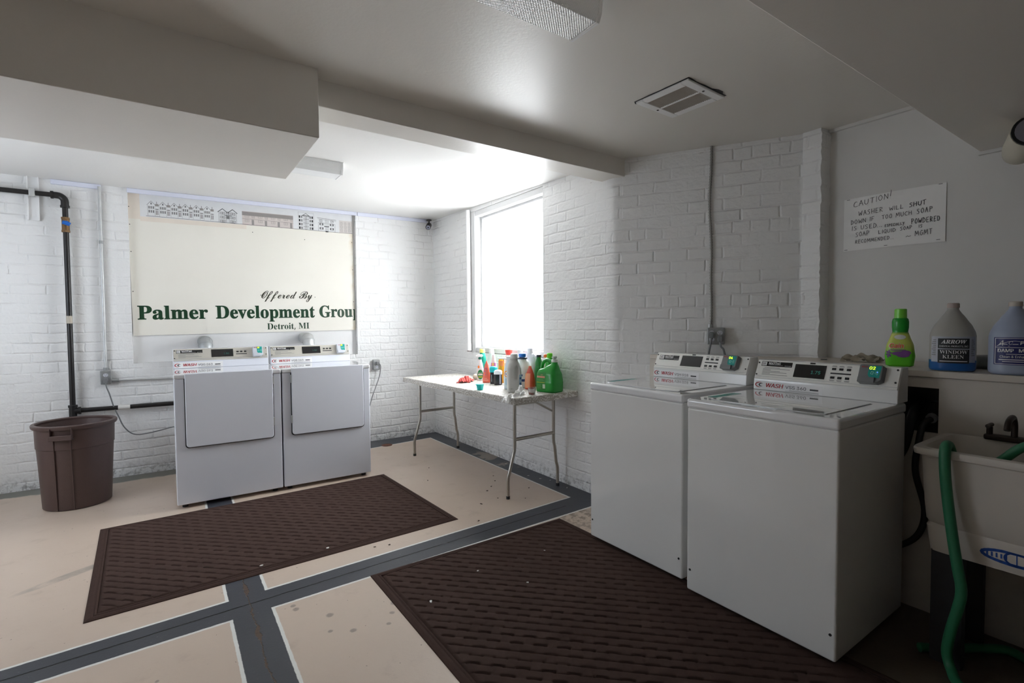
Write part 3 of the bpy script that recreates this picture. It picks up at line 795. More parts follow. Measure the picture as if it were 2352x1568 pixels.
# ------------------------------------------------------------------ fixtures on walls and ceiling
def gas_pipe():
    r = thing('gas_pipe', 'black iron pipe running along and down the left brick wall', 'pipe', (-3.215, -.05, 0))
    z1, z0, rr = 2.305, .598, .0185
    p = MB().tube([(-1.39, 0, z1), (-.06, 0, z1)], rr, 14); obj('pipe_run', p, 'iron', r)
    p = MB().tube([(0, 0, z1-.06), (0, 0, z0+.03)], rr, 14); obj('pipe_run', p, 'iron', r)
    p = MB().tube([(.03, 0, z0), (.92, 0, z0-.004)], rr, 14); obj('pipe_run', p, 'iron', r)
    arc = [(-.075, 0, z1), (-.045, 0, z1)]+[(-.045+.045*math.sin(a), 0, z1-.045+.045*math.cos(a)) for a in [PI/2*i/6 for i in range(1, 7)]]+[(0, 0, z1-.085)]
    e = MB().tube(arc, .0255, 14).cyl((-.082, 0, z1), (-.066, 0, z1), .030, 14).cyl((0, 0, z1-.075), (0, 0, z1-.092), .030, 14); obj('elbow', e, 'iron', r)
    t = MB().cyl((0, 0, z0-.045), (0, 0, z0+.045), .0255, 14).cyl((0, 0, z0), (.045, 0, z0), .0255, 14).cyl((0, 0, z0+.03), (0, 0, z0+.048), .030, 14).cyl((.034, 0, z0), (.05, 0, z0), .030, 14).cyl((0, 0, z0-.10), (0, 0, z0-.04), .0185, 14).cyl((0, 0, z0-.11), (0, 0, z0-.095), .024, 14)
    obj('tee', t, 'iron', r)
    v = MB().cyl((0, 0, 2.03), (0, 0, 2.13), .0245, 12).cyl((0, 0, 2.02), (0, 0, 2.035), .029, 6).cyl((0, 0, 2.122), (0, 0, 2.137), .029, 6)
    v = obj('valve', v, plain('brass_old', srgb(120, 92, 62), .45, .1, metal=.6), r)
    h = MB().cyl((0, 0, 2.085), (.012, -.038, 2.085), .012, 10).tube([(-.014, -.046, 2.092), (.012, -.045, 2.088), (.030, -.038, 2.078)], [.014, .017, .014], 10, flat=.6); obj('valve_handle', h, plain('blue_handle', srgb(25, 100, 190), .4), v)
    obj('pipe_tag', MB().cyl((0, 0, 1.30), (0, 0, 1.36), .0195, 14), plain('paper_tag', srgb(190, 182, 168), .7), r)
    obj('pipe_tag', MB().cyl((.285, 0, z0-.001), (.365, 0, z0-.0015), .0195, 14), plain('paper_label', srgb(220, 218, 214), .7), r)
    obj('strap', MB().box(-.205, -.022, z1-.03, -.170, .02, z1+.03), 'steel', r, smooth=None, bevel=.003)
gas_pipe()
def strut():
    r = thing('strut_channel', 'white painted slotted metal channel behind the black pipe', 'bracket', (-3.403, 0, 2.10))
    m = MB().box(-.035, -.006, 0, .035, -.001, .335).box(-.035, -.026, 0, -.028, -.002, .335).box(.028, -.026, 0, .035, -.002, .335).box(-.012, -.0075, .03, .012, -.005, .09)
    obj('channel', m, 'trimwhite', r, smooth=None, bevel=.001)
strut()
def raceways():
    zc = lambda x: 2.435+.042*max(0, min(1, (x+2.83)/2.83))
    for a, b, lab in ((-3.30, -2.995, 'short pale lilac cable duct above the left brick wall'), (-2.825, -.895, 'long pale lilac cable duct along the top of the painted sign'), (-.885, -.085, 'pale lilac cable duct running to the security camera in the corner')):
        m = MB(); h = .036
        vs = []
        for x in (a, b):
            z = zc(x)-.002; vs += [(x, -.022, z-h), (x, -.001, z-h), (x, -.001, z), (x, -.022, z)]
        m.add(vs, [(0, 1, 2, 3), (7, 6, 5, 4), (0, 4, 5, 1), (1, 5, 6, 2), (2, 6, 7, 3), (3, 7, 4, 0)])
        o = obj('cable_duct', m, 'raceway', None, smooth=None, bevel=.002); tag(o, lab, 'cable duct')
raceways()
def cable(name, pts, r, mat, label, cat, n=8):
    """smooth tube through points (Catmull-Rom)"""
    P = [Vector(p) for p in pts]; out = []
    for i in range(len(P)-1):
        p0 = P[max(0, i-1)]; p1 = P[i]; p2 = P[i+1]; p3 = P[min(len(P)-1, i+2)]
        for k in range(8):
            t = k/8; out.append(.5*((2*p1)+(p2-p0)*t+(2*p0-5*p1+4*p2-p3)*t*t+(3*p1-p0-3*p2+p3)*t**3))
    out.append(P[-1])
    mb = MB().tube(out, r, n)
    if name is None: return mb
    o = obj(name, mb, mat, None); 
    if label: tag(o, label, cat)
    return o
def duplex(root, fn, cx, cz, s=1., mat_='palegrey'):
    """one receptacle face with its slots; fn maps plane coordinates"""
    f = MB()
    for dz in (.0205, -.0205):
        pl = [(cx+.0165*math.cos(a), cz+dz+.0145*math.sin(a)) for a in [2*PI*i/14 for i in range(14)]]
        f.add([fn(*p) for p in pl], [tuple(range(14))])
    o = obj('receptacle', f, mat_, root, smooth=None)
    return o
def slots(root, f2, cx, cz):
    k = MB()
    for dz in (.0205, -.0205):
        rect(k, f2, cx-.0075, cz+dz-.001, cx-.0055, cz+dz+.0075); rect(k, f2, cx+.0055, cz+dz-.001, cx+.0075, cz+dz+.0075); rect(k, f2, cx-.002, cz+dz-.009, cx+.002, cz+dz-.005)
    obj('slots', k, 'black', root, smooth=None)
def outlets():
    # left of the dryers, with its steel conduits
    r = thing('outlet_box', 'grey wall outlet box left of the dryers with a cord plugged in', 'outlet', (-3.004, 0, .852))
    b = MB().box(-.036, -.048, -.056, .036, -.001, .056); obj('box', b, 'boxgrey', r, smooth=None, bevel=.006)
    f = plane_fn((0, -.048, 0), (1, 0, 0), (0, 0, 1), .001); duplex(r, f, 0, 0); slots(r, plane_fn((0, -.048, 0), (1, 0, 0), (0, 0, 1), .0018), 0, 0)
    obj('conduit', MB().tube([(-.0, -.022, .054), (0, -.022, 1.565)], .0105, 12), 'steel', r)
    obj('conduit', MB().tube([(.036, -.026, -.028), (.50, -.026, -.036), (1.6, -.026, -.04)], .0095, 12), 'steel', r)
    obj('connector', MB().cyl((0, -.022, .054), (0, -.022, .082), .0155, 12).cyl((0, -.022, 1.10), (0, -.022, 1.125), .0145, 12), 'boxgrey', r)
    obj('connector', MB().cyl((.036, -.026, -.028), (.085, -.026, -.029), .0145, 12), 'boxgrey', r)
    c = thing('power_cord', 'grey power cord hanging from the outlet left of the dryers', 'cord', (-3.004, -.05, .83))
    obj('plug', MB().box(-.014, -.028, -.024, .014, -.001, .018), 'midgrey', c, smooth=None, bevel=.005)
    obj('cord', cable(None, [(.0, -.018, -.022), (.006, -.02, -.06), (.022, -.016, -.115), (.047, -.01, -.226), (.074, -.01, -.302), (.110, -.008, -.40), (.175, -.01, -.468), (.28, -.01, -.470), (.45, -.01, -.44), (.62, .0, -.42)], .0048, None, None, None), 'midgrey', c)
    # right of the dryers
    r = thing('outlet_box', 'grey wall outlet box on the brick between dryers and corner', 'outlet', (-.715, 0, .836))
    obj('box', MB().box(-.036, -.048, -.056, .036, -.001, .056), 'boxgrey', r, smooth=None, bevel=.006)
    f = plane_fn((0, -.048, 0), (1, 0, 0), (0, 0, 1), .001); duplex(r, f, 0, 0); slots(r, plane_fn((0, -.048, 0), (1, 0, 0), (0, 0, 1), .0018), 0, 0)
    c = thing('power_cord', 'thin grey power cord hanging behind the right dryer', 'cord', (-.715, -.05, .855))
    obj('plug', MB().box(-.013, -.03, -.016, .018, -.001, .018), 'midgrey', c, smooth=None, bevel=.005)
    obj('cord', cable(None, [(.016, -.02, .0), (.036, -.014, -.03), (.034, -.008, -.09), (.018, -.008, -.16), (-.02, -.008, -.26), (-.06, -.01, -.36), (-.09, -.01, -.46)], .0045, None, None, None), 'midgrey', c)
    # on the canted wall above the washers: armoured cable and a four-gang box
    d = (E2-E1).normalized(); n = Vector((-d.y, d.x, 0)); n = n if n.x < 0 else -n
    ang = math.atan2(d.y, d.x)
    base = E1+d*.67
    r = thing('outlet_box', 'square grey outlet box on the brick above the washers', 'outlet', (base.x, base.y, 1.186), ang)
    # local x runs along the wall, local -y points into the room
    obj('box', MB().box(-.052, -.050, -.054, .052, -.001, .054), 'boxgrey', r, smooth=None, bevel=.007)
    f = plane_fn((0, -.050, 0), (1, 0, 0), (0, 0, 1), .001); f2 = plane_fn((0, -.050, 0), (1, 0, 0), (0, 0, 1), .0018)
    for cx in (-.024, .024): duplex(r, f, cx, 0); slots(r, f2, cx, 0)
    pts = []
    for i in range(220):
        z = .054+i/219*1.16; wob = .006*math.sin(z*5.2)+.003*math.sin(z*13)
        pts.append((-.036+wob, -.012, z))
    rr = [.0075+.0016*math.sin(i*1.9) for i in range(220)]
    obj('armoured_cable', MB().tube(pts, rr, 8), plain('painted_armour', srgb(150, 148, 144), .5, metal=.3), r, smooth=60)
    obj('connector', MB().cyl((-.036, -.016, .05), (-.036, -.016, .075), .0125, 10), 'steel', r)
    for cx, dx, lab in ((-.024, -.012, 'left grey power cord dropping from the outlet above the washers'), (.026, .02, 'right grey power cord dropping from the outlet above the washers')):
        q = base+d*cx+n*.051
        c = thing('power_cord', lab, 'cord', (q.x, q.y, 1.178), ang)
        obj('plug', MB().box(-.014, -.032, -.030 if cx > 0 else -.005, .014, -.001, .012 if cx > 0 else .036), 'midgrey', c, smooth=None, bevel=.006)
        z = -.028 if cx > 0 else 0.
        obj('cord', cable(None, [(0, -.022, z), (dx*.3, -.026, z-.03), (dx, -.028, -.075), (dx*1.5, -.026, -.12), (dx*1.6, -.03, -.16)], .0062, None, None, None), 'midgrey', c)
outlets()
def white_pipe():
    r = thing('drain_pipe', 'white painted pipe ending beside the window', 'pipe', (-.030, -.868, 0))
    obj('pipe_run', MB().tube([(0, 0, 1.0), (0, 0, 2.425)], .0225, 16), 'trimwhite', r)
    obj('collar', MB().cyl((0, 0, 1.0), (0, 0, 1.075), .0255, 16), 'trimwhite', r)
    obj('open_end', MB().cyl((0, 0, .992), (0, 0, 1.001), .0215, 16), plain('rusty_end', srgb(62, 44, 36), .8), r)
white_pipe()
def vents():
    for x, z, rot, lab in ((-2.30, 1.13, 0, 'dull grey dryer exhaust elbow behind the left dryer'), (-1.435, 1.145, 0, 'shiny exhaust elbow behind the right dryer')):
        r = thing('exhaust_duct', lab, 'duct', (x, -.17, 0), rot, 'dryer exhaust elbows')
        mt = M['steel'] if x > -2 else plain('dull_zinc', (.42, .44, .45), .5, .1, 20., metal=.75)
        rad = .053; a = [(0, 0, .62), (0, 0, z-.075)]
        arc = [(0, .075*(1-math.cos(t)), z-.075+.075*math.sin(t)) for t in [PI/2*i/8 for i in range(9)]]
        obj('riser', MB().tube([(0, 0, .955), (0, 0, z-.07)], rad, 24), mt, r)
        e = MB().tube(arc, rad+.002, 24)
        obj('elbow', e, mt, r, smooth=50)
        obj('collar', MB().tube([(0, .073, z), (0, .225, z)], rad, 24), mt, r)
        for i in (0, 3, 6):
            t = PI/2*i/8+.05; p = Vector((0, .075*(1-math.cos(t)), z-.075+.075*math.sin(t))); tn = Vector((0, math.sin(t), math.cos(t)))
            obj('seam', MB().tube([p-tn*.003, p+tn*.003], rad+.0035, 24), mt, r)
vents()
def security_camera():
    r = thing('security_camera', 'small dark bullet camera in the ceiling corner', 'camera', (-.085, -.07, 2.462), R(-25))
    g = plain('camera_grey', srgb(70, 68, 66), .4, metal=.4)
    obj('mount', MB().cyl((0, 0, 0), (0, 0, -.012), .03, 16).cyl((0, 0, -.01), (0, 0, -.045), .009, 10).sphere((0, 0, -.045), .013, 8), g, r)
    a = Vector((.004, .022, -.055)); b = Vector((-.01, -.062, -.098)); dr = (b-a).normalized()
    h = obj('housing', MB().tube([a, a+dr*.004, b-dr*.004, b], [.022, .027, .028, .027], 18), g, r)
    obj('sun_shield', MB().tube([a+dr*.02+Vector((0, 0, .003)), b+dr*.008+Vector((0, 0, .003))], .0295, 18, cap=False), g, r)
    obj('lens', MB().cyl(b-dr*.001, b+dr*.002, .022, 18), plain('lens_ring', srgb(150, 155, 175), .2), h)
    obj('lens_glass', MB().cyl(b+dr*.001, b+dr*.004, .009, 14), 'gloss_black', h)
security_camera()
def fixture(name, label, loc, L, rz):
    """wrap-around fluorescent fitting, switched off; local x = length, end cap at x = 0"""
    r = thing(name, label, 'ceiling light', loc, rz)
    t = NT('prismatic_acrylic_'+str(round(L*100)));
    u, v, w_ = t.sep(t.objc())
    wx = t.mth('SINE', t.mth('MULTIPLY', u, 2*PI/.011)); wy = t.mth('SINE', t.mth('MULTIPLY', t.mth('ADD', v, w_), 2*PI/.011))
    t.bump(t.mth('MULTIPLY', wx, wy), .0007)
    t.set(color=(.92, .93, .94), rough=.35, spec=.6)
    t.set(trans=.0)
    hb, ht, d = .074, .085, .088
    prof = [(-ht, -.006), (-hb-.004, -.062), (-hb+.008, -d), (hb-.008, -d), (hb+.004, -.062), (ht, -.006)]
    mb = MB(); n = len(prof)
    vs = [(.012, y, z) for y, z in prof]+[(L, y, z) for y, z in prof]
    mb.add(vs, [(i, i+1, n+i+1, n+i) for i in range(n-1)])
    obj('diffuser', mb, t.m, r, smooth=None)
    obj('pan', MB().box(0, -ht-.004, -.008, L, ht+.004, -.0), 'trimwhite', r, smooth=None)
    for x in (0., L-.012):
        cap = MB().prism([(y*1.04, z-.003 if z < -.05 else z) for y, z in prof], x, x+.014, lambda a, b, c: (c, a, b))
        obj('end_cap', cap, 'trimwhite', r, smooth=None, bevel=.002)
fixture('ceiling_light', 'unlit fluorescent fitting with prismatic cover at the top of the photo', (-1.318, -3.985, H), 1.25, PI)
fixture('ceiling_light', 'unlit fluorescent fitting partly hidden behind the left soffit', (-1.52, -1.63, 2.425), 1.25, PI)
def ceiling_vent():
    r = thing('ceiling_vent', 'square white grille in the ceiling over the washers', 'vent', (-.424, -3.712, H), R(2))
    a = .152; b = .112
    fr = MB()
    for x0, y0, x1, y1 in ((-a, -a, a, -b), (-a, b, a, a), (-a, -b, -b, b), (b, -b, a, b), (-.006, -b, .006, b)): fr.box(x0, y0, -.012, x1, y1, -.001)
    obj('frame', fr, 'trimwhite', r, smooth=None, bevel=.003)
    obj('backing', MB().box(-b, -b, -.003, b, b, -.001), plain('vent_dark', srgb(70, 64, 58), .8), r, smooth=None)
    sl = MB()
    for i in range(22):
        y = -b+2*b*(i+.5)/22
        for x0, x1 in ((-b, -.006), (.006, b)):
            sl.add([(x0, y-.003, -.004), (x1, y-.003, -.004), (x1, y+.003, -.010), (x0, y+.003, -.010), (x0, y-.0018, -.004), (x1, y-.0018, -.004), (x1, y+.0042, -.010), (x0, y+.0042, -.010)],
                   [(0, 1, 2, 3), (7, 6, 5, 4), (0, 4, 5, 1), (3, 2, 6, 7)])
    obj('louvres', sl, plain('vent_slats', srgb(205, 198, 190), .5), r, smooth=None)
    for x, y in ((0, -.132), (0, .132)): obj('screw', MB().cyl((x, y, -.012), (x, y, -.014), .006, 10), 'screw', r)
    # ragged dark gap of the ceiling cut-out
    g = MB(); rnd = random.Random(2); pts = []
    for i in range(40):
        t = i/40*4; s = int(t); f = t-s; e = a+.004+rnd.uniform(0, .004)+(.014 if i in (7, 8, 29) else 0)
        pts.append([(-e+2*e*f, -e), (e, -e+2*e*f), (e-2*e*f, e), (-e, e-2*e*f)][s])
    g.prism(pts, -.0016, -.0006); obj('cutout_gap', g, 'black', r, smooth=None)
ceiling_vent()
def lamp_head():
    r = thing('lamp_head', 'cream cylindrical lamp head under the soffit by the right edge', 'lamp', (.30, -4.79, 2.085))
    cr = plain('cream_plastic', srgb(206, 200, 184), .5)
    a = Vector((.20, .02, -.085)); b = Vector((-.02, -.06, -.055)); d = (b-a).normalized()
    obj('housing', MB().tube([a, a+d*.012, a+d*.06, b], [.040, .052, .060, .064], 24), cr, r)
    obj('lens_rim', MB().tube([b-d*.004, b+d*.008], .062, 24), 'black', r)
    obj('lens', MB().cyl(b+d*.006, b+d*.010, .052, 24), plain('grey_lens', srgb(130, 128, 138), .15), r)
    obj('mount', MB().cyl((.09, -.01, 0), (.09, -.02, -.04), .022, 14), cr, r)
lamp_head()

# ------------------------------------------------------------------ painted sign
def sign():
    r = thing('sign_board', 'cream painted sign board with green lettering fixed above the dryers', 'sign', (-2.815, .058, 1.192), 0, None, -.0137)
    Wd, Hh = 1.906, 1.222
    t = NT('cream_sign_paint')
    nz = t.noise(t.objc(), 1.6, 4); x, y, z = t.sep(t.objc())
    col = t.mix(nz.outputs[0], srgb(228, 224, 214), srgb(238, 235, 226))
    st = t.mth('MULTIPLY', t.step(x, Wd-.06, Wd), t.step(t.noise(t.objc(), 6., 4).outputs[0], .45, .7))
    col = t.mix(t.mth('MULTIPLY', st, .5), col, srgb(206, 176, 128))
    t.set(color=col, rough=.32, spec=.4)
    obj('panel', MB().box(0, -.013, 0, Wd, -.001, Hh), t.m, r, smooth=None)
    y = -.013
    F = lambda off: (lambda a, b: Vector((a, y-off, b)))
    ed = MB(); rect(ed, F(.0006), .001, 1.0, .088, Hh-.001); rect(ed, F(.0006), .088, .985, .90, 1.025)
    obj('stain', ed, plain('pinkish_stain', srgb(230, 220, 208), .4), r, smooth=None)
    hd = MB(); rect(hd, F(.0010), .088, 1.025, Wd-.001, Hh-.001); obj('header_strip', hd, plain('header_paper', srgb(224, 225, 226), .45), r, smooth=None)
    gr = plain('sign_green', srgb(18, 58, 34), .4, .03); M['sgreen'] = gr; M['sdark'] = plain('sign_olive', srgb(52, 54, 40), .4, .03)
    big = MB()
    put_text(big, 'Palmer', F(.0012), .034, .140, .521, .116, 'serif', .010)
    put_text(big, 'Development', F(.0012), .615, .140, .880, .116, 'serif', .010)
    put_text(big, 'Group', F(.0012), 1.538, .140, .425, .116, 'serif', .010, clip=Wd-.002)
    put_text(big, 'Detroit, MI', F(.0012), 1.045, .026, .39, .060, 'serif', .0)
    obj('lettering', big, gr, r, smooth=None)
    sm = MB(); put_text(sm, 'Offered By', F(.0012), 1.002, .330, .470, .072, 'script', .004, .12)
    obj('script_lettering', sm, 'sdark', r, smooth=None)
    # row of small building elevations
    K, G, Pk = MB(), MB(), MB(); f = F(.0016)
    def win(m, x, z, w, h, mull=True):
        strokes(m, f, [(x, z), (x+w, z), (x+w, z+h), (x, z+h), (x, z)], .0022)
        if mull: strokes(m, f, [(x+w/2, z), (x+w/2, z+h)], .0016); strokes(m, f, [(x, z+h/2), (x+w, z+h/2)], .0016)
    b = 1.036
    strokes(K, f, [(.13, b-.002), (Wd-.002, b-.014)], .003)
    pw = .083
    for i in range(6):
        x = .142+i*pw
        strokes(G, f, [(x-.004, b+.092), (x+.026, b+.128), (x+.058, b+.092)], .003)
        strokes(G, f, [(x, b+.002), (x, b+.09)], .0018); strokes(G, f, [(x+.052, b+.002), (x+.052, b+.09)], .0018)
        rect(Pk, f, x+.054, b+.086, x+pw-.004, b+.106)
        strokes(G, f, [(x+.066, b+.106), (x+.066, b+.125)], .004)
        for k in range(3):
            for z in (.028, .062): rect(G, f, x+.006+k*.015, b+z, x+.016+k*.015, b+z+.022)
        rect(G, f, x+.021, b+.098, x+.032, b+.114)
        rect(G, f, x+.056, b+.056, x+pw-.006, b+.064); rect(Pk, f, x+.058, b+.012, x+.066, b+.05); rect(G, f, x+.070, b+.012, x+.075, b+.05)
    x = .672; w = .150
    for k in (0, 1):
        xx = x+k*.082
        strokes(K, f, [(xx-.004, b+.088), (xx+.034, b+.120), (xx+.072, b+.088)], .005)
        strokes(K, f, [(xx+.004, b-.006), (xx+.004, b+.09)], .002); strokes(K, f, [(xx+.064, b-.006), (xx+.064, b+.09)], .002)
        for z in (-.004, .032, .068): win(K, xx+.014, b+z, .018, .022); win(K, xx+.036, b+z, .018, .022)
    rect(G, f, x+.064, b+.03, x+.090, b+.058); strokes(K, f, [(x+.05, b+.062), (x+.106, b+.062)], .004); win(K, x+.070, b+.072, .014, .022)
    x = .866; w = .452
    PB = MB(); rect(PB, F(.0013), x, b-.012, x+w, b+.118); obj('elevation_print', PB, plain('faded_pink_print', srgb(208, 198, 194), .5), r, smooth=None)
    rect(Pk, f, x, b+.078, x+w, b+.114)
    for k in range(4):
        xx = x+.014+k*.114
        for z in (.020, .062): win(Pk, xx+.01, b+z, .034, .022)
        strokes(G, f, [(xx, b+.085), (xx+.026, b+.112), (xx+.052, b+.085)], .0015)
        rect(Pk, f, xx+.066, b-.01, xx+.086, b+.042); win(Pk, xx+.07, b+.058, .022, .02)
    strokes(Pk, f, [(x, b+.048), (x+w, b+.044)], .003)
    x = 1.366; w = .148
    strokes(G, f, [(x, b-.010), (x, b+.162), (x+w, b+.158), (x+w, b-.014)], .0014)
    strokes(K, f, [(x+.038, b+.128), (x+.074, b+.152), (x+.110, b+.126), (x+.038, b+.128)], .004)
    for z in (-.006, .030, .068, .104):
        for xx in (.006, .026, .108, .128): rect(G if xx in (.026, .108) else K, f, x+xx, b+z, x+xx+.014, b+z+.024)
        strokes(K, f, [(x+.05, b+z+.028), (x+.10, b+z+.028)], .003); win(K, x+.064, b+z, .02, .024)
        strokes(K, f, [(x+.052, b+z), (x+.052, b+z+.03)], .002); strokes(K, f, [(x+.098, b+z), (x+.098, b+z+.03)], .002)
    x = 1.553; w = .184
    strokes(K, f, [(x-.004, b+.122), (x+w, b+.112)], .003); strokes(K, f, [(x, b+.110), (x+w, b+.100)], .0018)
    strokes(K, f, [(x+.006, b-.012), (x+.006, b+.075), (x+w-.012, b+.068), (x+w-.012, b-.016)], .002)
    for z in (.006, .048): 
        for xx in (.018, .046, .122, .150): rect(K, f, x+xx, b+z, x+xx+.008, b+z+.022)
        win(K, x+.026, b+z, .02, .022); win(K, x+.13, b+z, .02, .022)
    rect(K, f, x+.064, b+.034, x+.112, b+.042); rect(K, f, x+.076, b-.018, x+.104, b-.010); win(K, x+.078, b-.008, .024, .034)
    for k in range(5): strokes(K, f, [(x+.066+k*.0115, b+.044), (x+.066+k*.0115, b+.068)], .0014)
    for xx in (.018, .13): win(K, x+xx, b+.082, .026, .022)
    win(G, x+.076, b+.08, .03, .024)
    x = 1.768
    PB = MB(); rect(PB, F(.0013), x, b-.014, Wd-.002, b+.116); obj('elevation_print', PB, plain('faded_grey_print', srgb(206, 200, 196), .5), r, smooth=None)
    for k in range(3):
        for z in (.0, .036, .072): win(Pk if k < 2 else G, x+.014+k*.040, b+z, .02, .026)
    obj('elevation_lines', K, 'ink', r, smooth=None); obj('elevation_lines', G, 'greyink', r, smooth=None)
    obj('elevation_lines', Pk, plain('faint_ink', srgb(150, 144, 142), .6), r, smooth=None)
    for x, z in ((.012, 1.10), (.012, .95), (.012, .72), (.95, .96), (1.42, .925), (.012, .38), (1.0, .36), (Wd-.012, .93), (Wd-.012, .64), (Wd-.012, .30), (1.50, .345)):
        obj('nail', MB().cyl((x, y+.001, z), (x, y-.0015, z), .004, 8), 'screw', r)
sign()

# ------------------------------------------------------------------ handwritten notice on the plaster wall
STK = {
 'C': [[(.9, .85), (.6, 1), (.25, .85), (.05, .5), (.15, .15), (.5, 0), (.95, .12)]], 'A': [[(0, 0), (.5, 1), (.95, 0)], [(.2, .4), (.8, .42)]],
 'U': [[(.05, .95), (.05, .3), (.3, 0), (.7, .05), (.9, .35), (.92, .98)]], 'T': [[(0, .95), (1, 1)], [(.5, .97), (.48, 0)]], 'I': [[(.5, 1), (.48, 0)]],
 'O': [[(.5, 1), (.12, .75), (.08, .3), (.4, 0), (.8, .15), (.95, .6), (.7, .95), (.5, 1)]], 'N': [[(.05, 0), (.1, 1), (.85, .05), (.92, 1)]],
 '!': [[(.9, 1.5), (.45, .35)], [(.35, .08), (.33, 0)]], 'W': [[(0, .95), (.2, .05), (.5, .6), (.75, .05), (1, 1)]],
 'S': [[(.9, .9), (.5, 1), (.15, .8), (.4, .55), (.8, .4), (.7, .05), (.05, .02)]], 'H': [[(.08, 1), (.05, 0)], [(.9, 1), (.88, 0)], [(.05, .5), (.9, .52)]],
 'E': [[(.9, 1), (.15, .97), (.12, 0), (.95, .03)], [(.14, .5), (.75, .53)]], 'R': [[(.1, 0), (.12, 1), (.7, .95), (.8, .65), (.15, .5), (.9, 0)]],
 'L': [[(.12, 1), (.1, 0), (.95, .04)]], 'D': [[(.1, 0), (.12, 1), (.6, .9), (.95, .5), (.65, .1), (.1, 0)]], 'F': [[(.1, 0), (.12, 1), (.95, 1)], [(.12, .5), (.75, .53)]],
 'M': [[(.0, 0), (.12, 1), (.48, .3), (.85, 1), (1, 0)]], 'P': [[(.1, 0), (.12, 1), (.75, .95), (.85, .65), (.15, .48)]], 'Y': [[(.05, 1), (.45, .5)], [(.95, 1), (.2, -.45)]],
 'Q': [[(.5, 1), (.1, .7), (.15, .15), (.55, 0), (.92, .4), (.75, .95), (.5, 1)], [(.6, .25), (1, -.1)]], 'G': [[(.9, .85), (.5, 1), (.08, .5), (.4, 0), (.9, .1), (.9, .45), (.55, .45)]],
 '.': [[(.3, .05), (.42, 0)]], '~': [[(0, .35), (.3, .6), (.6, .4), (1, .55)]]}
def notice():
    x = .6775; W_, H_ = .463, .296
    r = thing('paper_notice', 'white paper with a handwritten caution taped to the grey wall', 'notice', (x, -4.022, 1.680), -PI/2, None)
    g = MB(); rnd = random.Random(1)
    g.grid(lambda a, b: (W_*a, -.0015-.006*max(0, a-.8)**1.2*(1-b)-.002*abs(math.sin(a*5))*b*(1-b), H_*b+.002*math.sin(a*3)-.004*a), 24, 16)
    obj('sheet', g, plain('paper_white', (.86, .855, .84), .7, .02), r, smooth=60)
    ink = MB(); f = lambda a, b: Vector((a, -.0032-.006*max(0, a/W_-.8)**1.2*(1-b/H_)-.002*abs(math.sin(a/W_*5))*(b/H_)*(1-b/H_), b))
    def write(txt, u0, v0, u1, v1, h, wt=.0021, hh=None):
        x0, y0, x1, y1 = u0*W_, (1-v0)*H_, u1*W_, (1-v1)*H_
        n = len(txt); wd = [(.42 if c in 'I.!' else .75 if c == ' ' else 1.25 if c in 'WM' else 1.) for c in txt]; tot = sum(wd); acc = 0
        for c, w in zip(txt, wd):
            t = (acc+.12*w)/tot; cx = x0+(x1-x0)*t; cy = y0+(y1-y0)*t; cw = (x1-x0)/tot*w*.74; acc += w
            if c == ' ': continue
            k = (hh or {}).get(int((acc-w)/tot*100)//1, 1.)
            sl = (y1-y0)/(x1-x0)
            for pl in STK[c]:
                pts = [(cx+cw*(a+rnd.uniform(-.05, .05)), cy+h*H_*(b+rnd.uniform(-.05, .05))+cw*a*sl) for a, b in pl]
                strokes(ink, f, pts, wt)
    write('CAUTION!', .10, .172, .50, .112, .095)
    write('WASHER', .155, .350, .42, .338, .085); write('WILL', .475, .343, .62, .34, .07); write('SHUT', .665, .338, .83, .325, .075, .003)
    write('DOWN IF', .075, .500, .335, .482, .08); write('TOO MUCH', .40, .482, .70, .475, .075); write('SOAP', .735, .475, .89, .468, .085)
    write('IS USED...', .088, .615, .415, .615, .078); write('ESPECIALLY', .435, .63, .63, .632, .045); write('POWDERED', .69, .64, .955, .646, .085, .0026)
    write('SOAP', .128, .746, .285, .735, .08); write('LIQUID', .37, .742, .55, .738, .065); write('SOAP', .585, .73, .705, .725, .06); write('IS', .76, .722, .80, .722, .05)
    write('RECOMMENDED...', .128, .873, .53, .865, .065); write('~', .64, .88, .70, .88, .06); write('MGMT', .725, .862, .89, .850, .085)
    obj('handwriting', ink, plain('marker_ink', (.03, .03, .035), .6), r, smooth=None)
    t = MB()
    for u_, v_ in ((.05, .985), (.95, .975), (.03, .02), (.45, .03), (.94, .03)): rect(t, lambda a, b: Vector((a, -.0042-.0055*max(0, a/W_-.8)**1.2, b)), u_*W_-.008, v_*H_-.0016, u_*W_+.008, v_*H_+.0016)
    obj('staples', t, 'midgrey', r, smooth=None)
notice()

